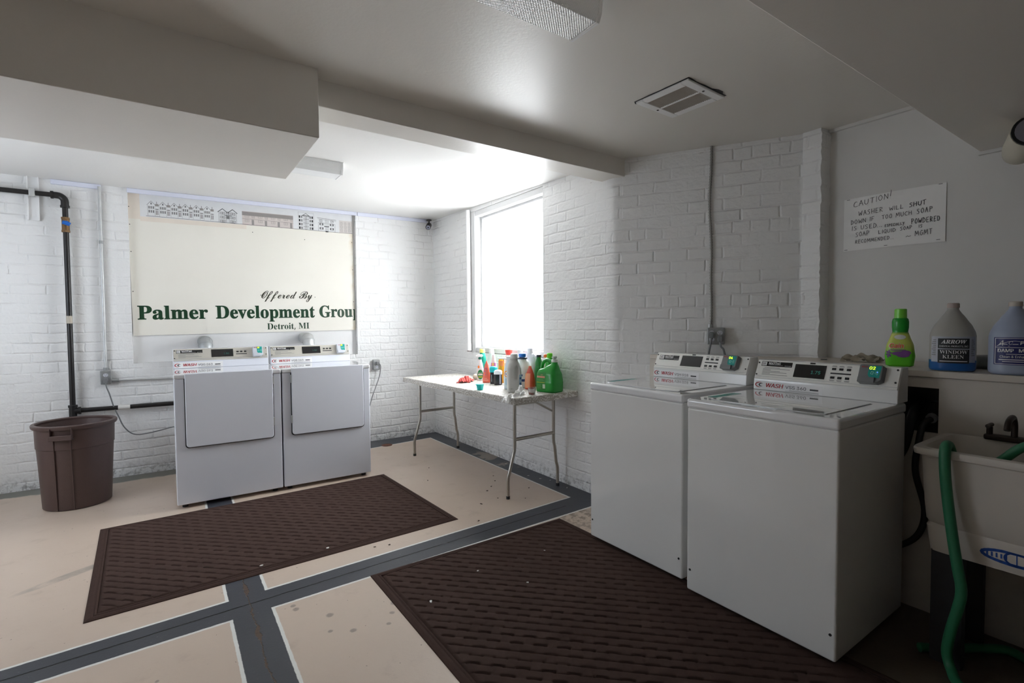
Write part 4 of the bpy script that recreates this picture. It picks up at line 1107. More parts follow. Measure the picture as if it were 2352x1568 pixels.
# ------------------------------------------------------------------ bottles
def interp(secs, z):
    for (a, b) in zip(secs[:-1], secs[1:]):
        if a[0] <= z <= b[0] and b[0] > a[0]:
            t = (z-a[0])/(b[0]-a[0]); t2 = t*t*(3-2*t)*.35+t*.65
            return tuple(p+(q-p)*(t2) for p, q in zip(a[1:], b[1:]))
    return secs[-1][1:] if z > secs[-1][0] else secs[0][1:]
def shape(secs, fn=None, n=36, step=.008, c=(0, 0)):
    """smooth bottle body through (z, rx, ry, exponent[, x offset]) sections"""
    secs = [s if len(s) == 5 else s+(0.,) for s in secs]
    zs = []
    for a, b in zip(secs[:-1], secs[1:]):
        k = max(1, int((b[0]-a[0])/step)); zs += [a[0]+(b[0]-a[0])*i/k for i in range(k)]
    zs.append(secs[-1][0])
    mb = MB(); vs = []; fs = []
    for z in zs:
        rx, ry, e, ox = interp(secs, z)
        for k in range(n):
            x, y = sup(2*PI*k/n, rx, ry, e); p = Vector((c[0]+x+ox, c[1]+y, z))
            vs.append(fn(p) if fn else p)
    for i in range(len(zs)-1):
        for k in range(n): k2 = (k+1) % n; fs.append((i*n+k, i*n+k2, (i+1)*n+k2, (i+1)*n+k))
    fs += [tuple(range(n))[::-1], tuple(range((len(zs)-1)*n, len(zs)*n))]
    return mb.add(vs, fs)
def wrap(secs, off=.0007):
    """fn(s, z): point on the bottle front; s = metres sideways (x), z = height"""
    secs = [s if len(s) == 5 else s+(0.,) for s in secs]
    def f(s, z):
        rx, ry, e, ox = interp(secs, z)
        q = max(-.999, min(.999, s/(rx+off)))
        y = -(ry+off)*(1-abs(q)**e)**(1/e)
        return Vector((s+ox, y, z))
    return f
def patch(mb, f, x0, x1, z0, z1, nu=12, nv=8, shape_=None):
    def g(a, b):
        x = x0+(x1-x0)*a; z = z0+(z1-z0)*b
        if shape_ == 'oval':
            cx, cz = (x0+x1)/2, (z0+z1)/2; u_ = 2*a-1; v_ = 2*b-1
            x = cx+(x1-x0)/2*u_*math.sqrt(max(0, 1-v_*v_/2)); z = cz+(z1-z0)/2*v_*math.sqrt(max(0, 1-u_*u_/2))
        return f(x, z)
    return mb.grid(g, nu, nv)
_pl = {}
def plastic(c, rough=.32, **k):
    key = (tuple(round(x, 3) for x in c), rough, tuple(k.items()))
    if key not in _pl: _pl[key] = plain('bottle_plastic', c, rough, .02, 8., **k)
    return _pl[key]
def clear(c, name='clear_plastic', rough=.08):
    t = NT(name); t.set(color=c, rough=rough, trans=.85, ior=1.25, spec=.5); return t.m
M['clear'] = clear((.95, .96, .97)); M['milky'] = plain('milky_plastic', (.78, .80, .80), .35, .03)
def bottle(name, label, cat, loc, rz, secs, mat, parts=(), fn=None, group='detergent and cleaner bottles on the table', n=36):
    r = thing(name, label, cat, loc, rz, group)
    b = obj('body', shape(secs, fn, n), mat, r, smooth=50)
    for p in parts: p(r, secs, b)
    return r
def cap(z, h, r0, r1, mat, x=0., y=0., ribs=True, name='cap', n=28, e=.001):
    def f(r, secs, b):
        m = MB().lathe([(r0, z), (r0, z+.003), (r1, z+h-.003), (r1-.003, z+h), (.001, z+h)], (x, y, 0), n)
        o = obj(name, m, mat, r, smooth=35)
    return f
def label(x0, x1, z0, z1, mat, oval=False, name='label', off=.0007):
    def f(r, secs, b):
        obj(name, patch(MB(), wrap(secs, off), x0, x1, z0, z1, 16, 10, 'oval' if oval else None), mat, b, smooth=60)
    return f
def words(lines, mat, name='lettering', off=.0015):
    """lines: (text, x, z, width, height, style, bold, slant)"""
    def f(r, secs, b):
        m = MB()
        for (t, x, z, w_, h, st, bo, sl) in lines: put_text(m, t, wrap(secs, off), x, z, w_, h, st, bo, sl)
        obj(name, m, mat, b, smooth=None)
    return f
def bars(lst, mat, name='small_print', off=.0013):
    def f(r, secs, b):
        m = MB()
        for x0, z0, x1, z1 in lst: patch(m, wrap(secs, off), x0, x1, z0, z1, 8, 1)
        obj(name, m, mat, b, smooth=None)
    return f
def handle(pts, r0, mat, flat=.75, name='handle'):
    def f(r, secs, b):
        obj(name, cable(None, pts, r0, None, None, None, 12), mat, r, smooth=60)
    return f
Z = TZ+.0005
white = (.80, .80, .79)
gl = plastic
def table_items():
    # large green jug
    g = srgb(28, 148, 48)
    def jugform(p):
        x, y, z = p
        # dent a hollow under the handle on the left half, sink the left shoulder
        if z > .150 and x < .012:
            t = min(1., (z-.150)/.05); s = min(1., (.012-x)/.03)
            z = z-(z-.150)*.25*s*t
        return Vector((x, y, z))
    sec = [(0, .086, .062, 5.), (.006, .092, .068, 5.), (.075, .094, .070, 5.), (.080, .093, .069, 5.), (.135, .090, .066, 4.2), (.165, .080, .058, 3.4), (.190, .058, .044, 2.6, .022), (.205, .032, .032, 2.2, .045), (.214, .024, .024, 2., .050), (.226, .022, .022, 2., .050)]
    bottle('detergent_jug', 'big green detergent jug standing at the near wall end of the table', 'jug', (-.200, -2.385, Z), R(-78), sec, gl(g, .28),
        [handle([(-.070, 0, .150), (-.072, 0, .185), (-.055, 0, .222), (-.020, 0, .238), (.018, 0, .228), (.040, 0, .208)], .0135, gl(g, .28)),
         cap(.226, .020, .0235, .0235, gl((.62, .66, .60), .3), x=.050),
         lambda r, s, b: obj('spout', MB().cyl((.050, 0, .246), (.050, 0, .254), .012, 16).cyl((.050, -.022, .262), (.050, .012, .262), .0105, 16).sphere((.050, .010, .262), .0125, 8), gl((.55, .58, .54), .3), r),
         label(-.078, .018, .018, .150, gl(srgb(36, 128, 44), .35)),
         bars([(-.070, .108, .010, .122)], gl(srgb(196, 130, 104), .4), 'label_or_glint_band'), bars([(-.070, .072, .012, .076)], gl(srgb(196, 196, 30), .4), 'label_stripe'),
         bars([(-.066, .058, -.02, .061), (-.066, .050, -.026, .053), (-.066, .042, -.018, .045), (-.066, .034, -.03, .037), (-.066, .026, -.022, .029), (-.066, .088, -.0, .091), (-.066, .096, -.006, .099)], gl(srgb(86, 160, 70), .4)),
         bars([(-.010, .030, .014, .062)], gl(srgb(190, 206, 176), .4), 'barcode'), words([('oxi', -.030, .128, .02, .008, 'sans', .02, 0)], gl(srgb(210, 150, 120), .4))], jugform)
    # white grey jug in front, with hand hollow
    c0 = (.60, .60, .575)
    def hollow(p):
        x, y, z = p
        q = ((x-.018)/.020)**2+((z-.150)/.058)**2
        if y < 0 and q < 1: y = y+.020*(1-q)**.5*min(1, (1-q)*3)
        return Vector((x, y, z))
    sec = [(0, .044, .034, 4.5), (.005, .050, .038, 4.5), (.06, .053, .040, 4.), (.12, .056, .042, 3.6), (.18, .053, .042, 3.2), (.215, .042, .036, 2.6), (.238, .030, .029, 2.1), (.246, .0285, .0285, 2.), (.250, .031, .031, 2.), (.256, .031, .031, 2.)]
    bottle('detergent_jug', 'off white jug with white cap at the front edge of the table', 'jug', (-.432, -2.248, Z), R(-28), sec, gl(c0, .4),
        [cap(.256, .034, .030, .026, gl((.76, .76, .75))), label(.034, .0545, .02, .135, gl(srgb(150, 182, 204), .4)), bars([(.036, .06, .053, .075), (.036, .10, .053, .115)], gl(srgb(52, 92, 150), .4), 'label_or_glint_band'),
         words([('DOWNY', -.040, .026, .045, .008, 'sans', .02, 0)] if False else [('1.18 L', -.042, .026, .032, .008, 'sans', .02, 0)], 'greyink')], hollow, n=72)
    # pale blue and white detergent bottle with the orange roundel
    c1 = (.66, .74, .80)
    sec = [(0, .040, .030, 4.), (.006, .046, .034, 4.), (.08, .050, .036, 3.5), (.15, .046, .034, 3.2), (.20, .036, .030, 2.6), (.222, .027, .026, 2.1), (.228, .026, .026, 2.)]
    def roundel(r, secs, b):
        f = wrap(secs, .0012); 
        obj('roundel', patch(MB(), f, -.040, .000, .098, .146, 14, 12, 'oval'), gl(srgb(238, 150, 40), .4), b, smooth=60)
        f = wrap(secs, .0018); obj('roundel_centre', patch(MB(), f, -.034, -.006, .105, .139, 14, 12, 'oval'), gl((.85, .85, .82), .4), b, smooth=60)
        m = MB(); put_text(m, 'Tide', wrap(secs, .0025), -.033, .114, .027, .014, 'sans', .03, .1); obj('lettering', m, gl(srgb(40, 62, 150), .4), b, smooth=None)
        m = MB(); patch(m, wrap(secs, .0012), -.030, .020, .035, .085, 10, 6); obj('label', m, gl(srgb(176, 206, 226), .4), b, smooth=60)
    bottle('detergent_bottle', 'pale blue bottle with an orange round emblem, behind the front off white jug', 'bottle', (-.350, -2.075, Z), R(-50), sec, gl(c1, .3),
        [cap(.228, .032, .029, .030, gl((.78, .80, .82), .25)), roundel])
    # white jug with blue cap
    sec = [(0, .062, .044, 4.), (.006, .070, .050, 4.), (.09, .074, .053, 3.4), (.16, .070, .051, 3.), (.205, .052, .043, 2.4), (.228, .034, .034, 2.), (.234, .033, .033, 2.)]
    bottle('detergent_jug', 'white jug with bright blue cap in the middle of the table', 'jug', (-.215, -2.055, Z), R(-45), sec, gl((.76, .79, .76), .3),
        [lambda r, s, b: obj('collar', MB().lathe([(.036, .230), (.041, .234), (.041, .243), (.036, .246)], (0, 0, 0), 28), gl(srgb(20, 34, 70), .3), r, smooth=35),
         cap(.245, .030, .029, .0295, gl(srgb(12, 104, 196), .3)), label(-.040, .040, .045, .150, gl((.70, .76, .72), .4)),
         bars([(-.050, .052, .030, .072), (-.050, .095, .010, .11)], gl(srgb(46, 70, 130), .4), 'label_or_glint_band'), bars([(-.018, .135, -.006, .185)], gl((.62, .64, .63), .4), 'hollow_shade')])  # hand hollow is only a grey strip, its shade painted on the body
    # orange stand-up pouch
    oc = srgb(206, 116, 70)
    def pouch(r, secs, b):
        m = MB(); patch(m, wrap(secs, .001), -.039, .010, .012, .125, 8, 8); obj('label', m, gl(srgb(214, 140, 96), .35), b, smooth=60)
    sec = [(0, .034, .026, 3.), (.004, .041, .030, 3.), (.06, .043, .027, 2.6), (.11, .036, .018, 2.4), (.15, .022, .008, 2.2), (.176, .010, .0035, 2.2), (.180, .008, .002, 2.2)]
    bottle('refill_pouch', 'orange stand up refill pouch beside the big green jug', 'pouch', (-.235, -2.185, Z), R(-60), sec, gl(srgb(190, 70, 46), .28), [pouch,
         lambda r, s, b: obj('seal', shape([(.168, .016, .002, 2.2), (.184, .012, .0015, 2.2)]), gl(srgb(214, 150, 110), .3), r, smooth=60)])
    # spray bottle with green label
    sec = [(0, .026, .020, 3.), (.005, .031, .023, 3.), (.05, .032, .024, 2.8), (.10, .031, .023, 2.6), (.150, .022, .019, 2.2), (.185, .0135, .0135, 2.), (.196, .0125, .0125, 2.)]
    def trig(r, secs, b):
        o = obj('spray_head', MB().lathe([(.0145, .192), (.016, .196), (.016, .212), (.013, .216)], (0, 0, 0), 20), gl(srgb(16, 110, 92), .35), r, smooth=35)
        m = MB().prism([(-.040, .216), (-.040, .228), (-.018, .236), (.020, .238), (.026, .222), (.014, .212), (-.012, .212)], -.012, .012, lambda a, q, c: (a, c, q))
        obj('trigger', m, gl((.84, .84, .83), .3), r, smooth=None, bevel=.004)
        obj('trigger_lever', MB().tube([(-.018, 0, .214), (-.026, 0, .195), (-.024, 0, .178)], .005, 8, flat=.6), gl((.84, .84, .83), .3), r)
        obj('liquid', shape([(.003, .028, .0205, 3.), (.05, .030, .0222, 2.8), (.062, .030, .0222, 2.8)]), gl(srgb(20, 150, 190), .15), b, smooth=50)
    bottle('spray_bottle', 'clear spray bottle with green label and white trigger behind the red rag', 'bottle', (-.235, -1.425, Z), R(-30), sec, M['milky'],
        [trig, label(-.026, .026, .012, .100, gl(srgb(30, 140, 84), .35), True), bars([(-.020, .050, .020, .060)], gl((.82, .86, .80), .4), 'label_or_glint_band'), bars([(-.018, .030, .018, .038)], gl(srgb(214, 206, 60), .4), 'label_stripe'),
         label(-.024, -.006, .112, .138, gl(srgb(232, 130, 50), .35), True), words([('Garden', -.019, .052, .036, .008, 'sans', .02, 0)] if False else [('fresh', -.016, .064, .032, .010, 'sans', .02, .1)], 'whiteink')])
    # teal bottle with yellow cap
    sec = [(0, .034, .026, 3.6), (.006, .038, .029, 3.6), (.12, .040, .030, 3.2), (.19, .034, .027, 2.6), (.236, .024, .024, 2.), (.242, .023, .023, 2.)]
    bottle('cleaner_bottle', 'teal bottle with pale yellow cap behind the spray bottle', 'bottle', (-.120, -1.275, Z), R(-60), sec, gl(srgb(18, 152, 130), .3), [cap(.242, .036, .026, .024, gl(srgb(240, 230, 120), .35)), label(-.03, .03, .04, .15, gl(srgb(60, 176, 160), .35))])
    # pale mint bottle with white cap
    sec = [(0, .040, .030, 3.6), (.006, .045, .033, 3.6), (.11, .047, .034, 3.2), (.19, .040, .030, 2.6), (.235, .025, .025, 2.), (.242, .024, .024, 2.)]
    bottle('softener_bottle', 'pale mint bottle with tall white cap against the wall', 'bottle', (-.105, -1.415, Z), R(-60), sec, gl((.62, .80, .73), .3), [cap(.242, .046, .0245, .0215, gl((.86, .86, .86), .35)), label(-.036, .036, .04, .15, gl((.72, .84, .80), .35))])
    # bottle with purple and pink label
    sec = [(0, .024, .020, 3.), (.005, .028, .022, 3.), (.10, .030, .023, 2.8), (.16, .025, .021, 2.4), (.205, .014, .014, 2.), (.212, .0135, .0135, 2.)]
    bottle('cleaner_bottle', 'slim white bottle with purple flower label between mint and amber bottles', 'bottle', (-.165, -1.545, Z), R(-55), sec, gl((.80, .78, .80), .3), [cap(.212, .028, .016, .014, gl((.86, .86, .86), .35)), label(-.026, .026, .06, .165, gl(srgb(190, 130, 190), .35)), label(-.020, .016, .075, .135, gl(srgb(170, 30, 160), .35), True, 'label_flower', .0014), label(-.010, .012, .140, .165, gl(srgb(236, 214, 120), .35), True, 'label_flower', .0014)])
    # salmon coloured tapering bottle
    def emblem(r, secs, b):
        m = MB(); f = wrap(secs, .0015)
        strokes(m, f, [(-.006+.013*math.cos(a), .112+.016*math.sin(a)) for a in [2*PI*i/16 for i in range(14)]], .003); strokes(m, f, [(-.010, .07), (-.004, .078), (.0, .066)], .002)
        obj('emblem', m, gl(srgb(90, 90, 170), .4), b, smooth=None)
    sec = [(0, .030, .022, 3.), (.004, .034, .026, 3.), (.05, .034, .025, 2.8), (.10, .028, .020, 2.6), (.15, .017, .012, 2.4), (.184, .006, .004, 2.2), (.190, .003, .002, 2.)]
    bottle('refill_pouch', 'salmon pink tapering pouch beside the spray bottle', 'pouch', (-.275, -1.600, Z), R(-45), sec, gl(srgb(236, 112, 92), .25), [emblem, bars([(-.022, .020, .022, .028), (-.018, .036, .010, .040)], gl(srgb(246, 160, 140), .4))])
    # dark bottles with teal and white caps
    sec = [(0, .026, .020, 3.4), (.004, .0285, .022, 3.4), (.06, .029, .0225, 3.2), (.100, .0285, .022, 3.)]
    bottle('scent_bottle', 'small black bottle with bright turquoise cap beside the salmon pouch', 'bottle', (-.275, -1.712, Z), R(-50), sec, gl((.018, .018, .022), .15), [lambda r, s, b: obj('cap', shape([(.100, .031, .0245, 3.), (.105, .033, .0255, 3.), (.135, .034, .026, 2.8), (.146, .028, .022, 2.6), (.150, .016, .013, 2.4)]), gl(srgb(28, 190, 196), .3), r, smooth=50), bars([(-.014, .02, -.008, .08)], gl((.25, .27, .28), .4), 'label_or_glint_band')])  # its upright grey band is a highlight painted on the black body
    sec = [(0, .030, .022, 3.6), (.004, .033, .024, 3.6), (.05, .033, .024, 3.4), (.092, .031, .023, 3.)]
    bottle('scent_bottle', 'small black bottle with white cap beside the turquoise capped one', 'bottle', (-.285, -1.800, Z), R(-45), sec, gl((.018, .018, .022), .15), [lambda r, s, b: obj('cap', shape([(.090, .0345, .0255, 3.4), (.096, .035, .026, 3.4), (.115, .034, .025, 3.), (.124, .026, .019, 2.6), (.127, .014, .010, 2.4)]), gl((.84, .85, .88), .3), r, smooth=50),
          bars([(.018, .008, .027, .088)], gl((.55, .56, .66), .4), 'label_or_glint_band')])
    # amber bottle with white spray bar
    sec = [(0, .024, .024, 2.), (.004, .0265, .0265, 2.), (.090, .0265, .0265, 2.), (.095, .0245, .0245, 2.), (.100, .0265, .0265, 2.), (.135, .026, .026, 2.), (.140, .024, .024, 2.), (.146, .026, .026, 2.), (.196, .0255, .0255, 2.), (.206, .018, .018, 2.)]
    bottle('spray_bottle', 'amber orange bottle with flat white spray nozzle', 'bottle', (-.185, -1.700, Z), R(-40), sec, gl(srgb(244, 168, 30), .12), [lambda r, s, b: obj('nozzle', MB().prism([(-.034, .206), (.042, .206), (.052, .211), (.050, .217), (-.030, .219)], -.014, .014, lambda a, q, c: (a, c, q)), gl((.86, .84, .82), .3), r, smooth=None, bevel=.003), label(-.022, .022, .150, .195, gl(srgb(240, 140, 70), .3))])
    # red capped bottle by the wall
    sec = [(0, .036, .028, 3.4), (.006, .040, .031, 3.4), (.13, .041, .032, 3.), (.20, .032, .028, 2.4), (.236, .022, .022, 2.), (.242, .021, .021, 2.)]
    bottle('detergent_bottle', 'bottle with flared coral red cap against the wall', 'bottle', (-.085, -1.670, Z), R(-60), sec, gl((.78, .76, .74), .3), [lambda r, s, b: obj('cap', MB().lathe([(.026, .240), (.027, .243), (.0335, .280), (.0335, .284), (.031, .284), (.0255, .250), (.001, .248)], (0, 0, 0), 28), gl(srgb(226, 74, 62), .35), r, smooth=35), label(-.03, .03, .05, .17, gl(srgb(214, 190, 170), .4))])
    # purple bottle
    sec = [(0, .044, .032, 3.6), (.006, .048, .035, 3.6), (.12, .050, .036, 3.2), (.19, .042, .032, 2.6), (.226, .032, .030, 2.), (.232, .031, .031, 2.)]
    bottle('softener_bottle', 'purple bottle with stepped white cap against the wall', 'bottle', (-.090, -1.850, Z), R(-60), sec, gl(srgb(140, 118, 206), .3), [cap(.230, .026, .036, .034, gl((.84, .83, .86), .3), name='collar'), cap(.256, .036, .026, .0225, gl((.84, .83, .86), .3)), label(-.04, .04, .04, .15, gl(srgb(160, 140, 214), .35))])
    # tall white jug at the back
    sec = [(0, .066, .046, 4.), (.006, .072, .050, 4.), (.12, .075, .053, 3.4), (.19, .068, .050, 3.), (.24, .045, .040, 2.3), (.262, .026, .026, 2.), (.272, .025, .025, 2.)]
    bottle('detergent_jug', 'tall white jug with white cap behind the blue capped jug', 'jug', (-.080, -1.983, Z), R(-75), sec, gl((.80, .80, .83), .3), [cap(.272, .038, .026, .024, gl((.86, .86, .88), .3)), handle([(.030, 0, .255), (.060, 0, .235), (.074, 0, .19), (.070, 0, .14)], .012, gl((.80, .80, .83), .3))])
    # three green bottles near the wall
    dg = srgb(24, 124, 52)
    sec = [(0, .028, .024, 3.), (.005, .032, .027, 3.), (.13, .033, .028, 2.8), (.20, .027, .025, 2.3), (.236, .0175, .0175, 2.), (.244, .017, .017, 2.)]
    bottle('cleaner_bottle', 'green bottle with dark navy cap behind the big green jug', 'bottle', (-.085, -2.105, Z), R(-70), sec, gl(dg, .3), [cap(.242, .020, .0205, .0200, gl((.015, .02, .04), .3)), label(-.028, .028, .05, .17, gl(srgb(34, 140, 66), .35))])
    bottle('cleaner_bottle', 'white bottle with orange cap between two green bottles', 'bottle', (-.060, -2.174, Z), R(-70), [(a, b*.95, c*.95, d) for a, b, c, d in sec], gl((.80, .80, .78), .3), [cap(.242, .024, .024, .0225, gl(srgb(248, 112, 24), .35)), label(-.026, .026, .05, .17, gl((.72, .62, .5), .35))])
    bottle('detergent_bottle', 'green bottle with lime cap behind the big green jug', 'bottle', (-.098, -2.262, Z), R(-70), [(a, b*1.3, c*1.25, d) for a, b, c, d in sec[:4]]+[(.228, .030, .030, 2.), (.236, .029, .029, 2.)], gl(srgb(36, 160, 46), .3), [cap(.232, .014, .031, .030, gl(srgb(48, 170, 40), .3), name='collar'), cap(.246, .036, .0235, .0215, gl(srgb(110, 220, 40), .35)), label(-.034, .034, .05, .17, gl(srgb(60, 176, 60), .35))])
    # cups
    def cupm(r0, r1, h, ring=False):
        pr = [(.001, .0), (r0-.003, .0), (r0, .003), (r1, h-.002), (r1+.0006, h), (r1-.0012, h), (r0-.0015, .0045), (.001, .004)]
        if ring: pr = pr[:3]+[((r0+r1)/2, h*.5), ((r0+r1)/2+.0018, h*.52), ((r0+r1)/2+.0018, h*.56)]+pr[3:]
        return MB().lathe(pr, (0, 0, 0), 32, cap=False)
    r = thing('measuring_cup', 'turquoise plastic measuring cup alone on the tablecloth', 'cup', (-.572, -1.982, Z), 0)
    o = obj('body', cupm(.024, .0305, .044), gl(srgb(36, 206, 204), .3), r, smooth=40); obj('rim', MB().lathe([(.0300, .0425), (.0318, .044), (.0318, .046), (.0295, .046)], (0, 0, 0), 32), gl(srgb(36, 206, 204), .3), r)
    obj('grip', MB().box(-.040, -.006, .040, -.028, .006, .0445), gl(srgb(36, 206, 204), .3), r, smooth=None, bevel=.002)
    r = thing('measuring_cup', 'clear plastic measuring cup in front of the big green jug', 'cup', (-.405, -2.435, Z), 0)
    o = obj('body', cupm(.0235, .029, .052, True), clear((.93, .90, .93), 'clear_cup'), r, smooth=40)
    obj('residue', MB().cyl((.0, 0, .0042), (0, 0, .0058), .010, 16), 'black', o)
    # cloth, ball, plastic film glove
    r = Vector((-.395, -1.430, Z)); m = MB(); rnd = random.Random(12)
    def rag(a, b):
        u_, v_ = a*2-1, b*2-1; rr = math.hypot(u_, v_)/1.2; an = math.atan2(v_, u_)
        edge = 1+.14*math.sin(3*an+1)+.08*math.sin(7*an)
        z = .034*max(0, 1-rr**2.2)+.010*math.sin(5*u_+3*v_)*(1-.6*rr)+.004*math.sin(11*v_-4*u_+1)*(1-rr*.5)+.005*math.sin(17*u_+9*v_)
        return (u_*.058*edge, v_*.105*edge, max(.0015, z*(.55+.45*(v_ < 2))+.006))
    m.grid(rag, 46, 46)
    t = NT('red_terry'); nz = t.noise(t.objc(), 420., 3); t.set(color=t.mix(nz.outputs[0], srgb(176, 60, 56), srgb(222, 104, 96)), rough=.95); t.bump(nz.outputs[0], .003)
    o = obj('cleaning_rag', m, t.m, None, smooth=80); o.location = r; o.rotation_euler = (0, 0, R(-38)); so = o.modifiers.new('thick', 'SOLIDIFY'); so.thickness = .003
    tag(o, 'crumpled coral red cleaning rag on the table', 'rag')
    o = obj('dryer_ball', MB().sphere((0, 0, .027), .027, 14), plain('wool_ball', srgb(206, 198, 180), .9, .1, 60., bump=.002, bscale=260)); o.location = (-.232, -1.335, Z); tag(o, 'cream coloured wool ball behind the red rag', 'ball')
    m = MB()
    P0 = [(-.425, -2.325, .052), (-.445, -2.350, .060), (-.47, -2.38, .034), (-.50, -2.41, .028), (-.545, -2.44, .022), (-.590, -2.455, .014), (-.645, -2.475, .006), (-.675, -2.49, -.028)]
    wd = [.010, .030, .036, .026, .024, .030, .034, .030]
    def film(a, b):
        q = a*(len(P0)-1); i = min(len(P0)-2, int(q)); t_ = q-i
        p = Vector(P0[i]).lerp(Vector(P0[i+1]), t_); w_ = wd[i]*(1-t_)+wd[i+1]*t_
        d = Vector(P0[i+1])-Vector(P0[i]); d.z = 0; d.normalize(); s = Vector((-d.y, d.x, 0)); an = (b-.5)*2
        fold = .010*math.sin(an*5+a*9)+.006*math.sin(an*9-a*14)+.004*math.sin(a*40)
        z = p.z*(1-.75*an*an)+fold*(.3+.7*min(1, a*6))
        x = p+s*w_*an*1.15+d*.006*math.sin(an*7)
        if a < .80: z = max(.003, z)
        return (x.x, x.y, Z+z)
    m.grid(film, 60, 26)
    t = NT('white_film'); nz = t.noise(t.objc(), 60., 4); t.set(color=(.86, .86, .85), rough=.35, spec=.5, alpha=.80, sss=.0); t.bump(nz.outputs[0], .003)
    o = obj('plastic_glove', m, t.m, None, smooth=70); tag(o, 'crumpled white plastic glove hanging over the table corner', 'glove')
table_items()

# ------------------------------------------------------------------ things on the ledge
LZ = 1.0605
def ledge_items():
    gp = 'cleaner bottles on the ledge by the sink'
    # green fabric softener
    gs = [(0, .040, .026, 3.4), (.005, .053, .032, 3.4), (.05, .058, .035, 3.2), (.10, .052, .033, 3.), (.14, .038, .028, 2.6), (.163, .030, .027, 2.2), (.185, .0325, .030, 2.1), (.210, .033, .031, 2.), (.224, .030, .029, 2.), (.228, .026, .026, 2.)]
    t = NT('lime_green_bottle'); x, y, z = t.sep(t.objc())
    c = t.mix(t.step(z, .05, .11), srgb(96, 200, 42), srgb(196, 206, 96)); c = t.mix(t.step(z, .15, .165), c, srgb(24, 150, 40))
    t.set(color=c, rough=.25)
    def cloud(r, secs, b):
        m = MB(); f = wrap(secs, .0012)
        for cx, cz, w_, h in ((.0, .062, .060, .020), (.012, .056, .050, .024), (.022, .066, .040, .022)): patch(m, f, cx-w_/2, cx+w_/2, cz-h/2, cz+h/2, 14, 10, 'oval')
        obj('label_cloud', m, gl(srgb(132, 78, 150), .4), b, smooth=60)
        m = MB(); f = wrap(secs, .0014)
        for k in range(6):
            a = k*PI/3+.3; cx, cz = -.042+.010*math.cos(a)*.8, .060+.012*math.sin(a); m.add([f(-.042, .060), f(cx-.004*math.sin(a), cz+.004*math.cos(a)), f(-.042+.020*math.cos(a)*.6, .060+.022*math.sin(a)), f(cx+.004*math.sin(a), cz-.004*math.cos(a))], [(0, 1, 2, 3)])
        obj('label_flower', m, gl(srgb(110, 40, 130), .4), b, smooth=None)
        m = MB(); patch(m, f, -.022, .022, .128, .150, 10, 10, 'oval'); obj('label_towel', m, gl((.78, .80, .74), .5), b, smooth=60)
        m = MB(); f = wrap(secs, .0022); put_text(m, 'Gain', f, -.041, .0865, .054, .024, 'sans', .06, .1); obj('lettering_edge', m, gl((.85, .82, .78), .4), b, smooth=None)
        m = MB(); f = wrap(secs, .0030); put_text(m, 'Gain', f, -.040, .088, .052, .021, 'sans', .025, .1); obj('lettering', m, gl(srgb(240, 90, 24), .4), b, smooth=None)
        m = MB(); f = wrap(secs, .0016); patch(m, f, -.036, .022, .078, .0805, 8, 1); patch(m, f, -.032, .026, .0745, .0765, 8, 1); obj('small_print', m, gl(srgb(130, 60, 150), .4), b, smooth=None)
    bottle('softener_bottle', 'lime green softener bottle standing left of the two gallon jugs', 'bottle', (.285, -4.428, LZ), R(-73), gs, t.m, [cloud, cap(.226, .046, .0245, .0235, gl(srgb(120, 206, 70), .25))], None, gp)
    # gallon jugs
    js = [(0, .066, .066, 2.6), (.006, .074, .074, 2.6), (.014, .0765, .0765, 2.5), (.15, .0765, .0765, 2.4), (.165, .074, .074, 2.2), (.19, .064, .064, 2.), (.225, .043, .043, 2.), (.255, .023, .023, 2.), (.262, .019, .019, 2.), (.276, .019, .019, 2.)]
    def jug(lab, loc, rz, mat, capm, parts, hang=R(0)):
        hp = [(.024, .0, .252), (.044, 0, .246), (.062, 0, .222), (.070, 0, .190), (.072, 0, .160)]
        ca, sa = math.cos(hang), math.sin(hang); hp = [(a*ca, a*sa, c_) for a, b_, c_ in hp]
        return bottle('gallon_jug', lab, 'jug', loc, rz, js, mat, [handle(hp, .0105, mat), cap(.270, .020, .0215, .0210, capm)]+parts, None, gp, 48)
    clr = clear((.80, .80, .78), 'clear_jug', .2)
    t = NT('cloudy_jug'); t.set(color=srgb(196, 194, 188), rough=.3, trans=.35, ior=1.15); 
    def arrow(r, secs, b):
        obj('liquid', MB().loft([(.004, .0735, .0735, 2.6), (.007, .0758, .0758, 2.58), (.014, .0774, .0774, 2.5), (.047, .0774, .0774, 2.5), (.0475, .0766, .0766, 2.5)], (0, 0, 0), 56, cap=False), gl(srgb(34, 92, 160), .22), b, smooth=50)
        m = MB(); patch(m, wrap(secs, .0013), -.070, .070, .040, .148, 24, 8); obj('label', m, gl(srgb(176, 180, 190), .45), b, smooth=60)
        m = MB(); f = wrap(secs, .0019); patch(m, f, -.050, .050, .098, .140, 16, 4); patch(m, f, -.050, .050, .036, .094, 16, 4); obj('label_panels', m, 'ink', b, smooth=60)
        m = MB(); f = wrap(secs, .0025); put_text(m, 'ARROW', f, -.040, .119, .078, .015, 'serif', .01, .25); put_text(m, 'CHEMICAL PRODUCTS, INC', f, -.046, .104, .092, .007, 'sans', 0, 0)
        put_text(m, 'WINDOW', f, -.044, .076, .088, .0145, 'serif', -.004); put_text(m, 'KLEEN', f, -.035, .056, .068, .0145, 'serif', -.004); patch(m, f, -.044, .044, .043, .046, 12, 1)
        obj('lettering', m, 'whiteink', b, smooth=None)
        m = MB()
        for k in range(9): patch(m, f, -.069+.002*(k % 3), -.056, .068+.008*k, .0715+.008*k, 3, 1); patch(m, f, .056, .067-.002*(k % 3), .068+.008*k, .0715+.008*k, 3, 1)
        obj('small_print', m, 'greyink', b, smooth=None)
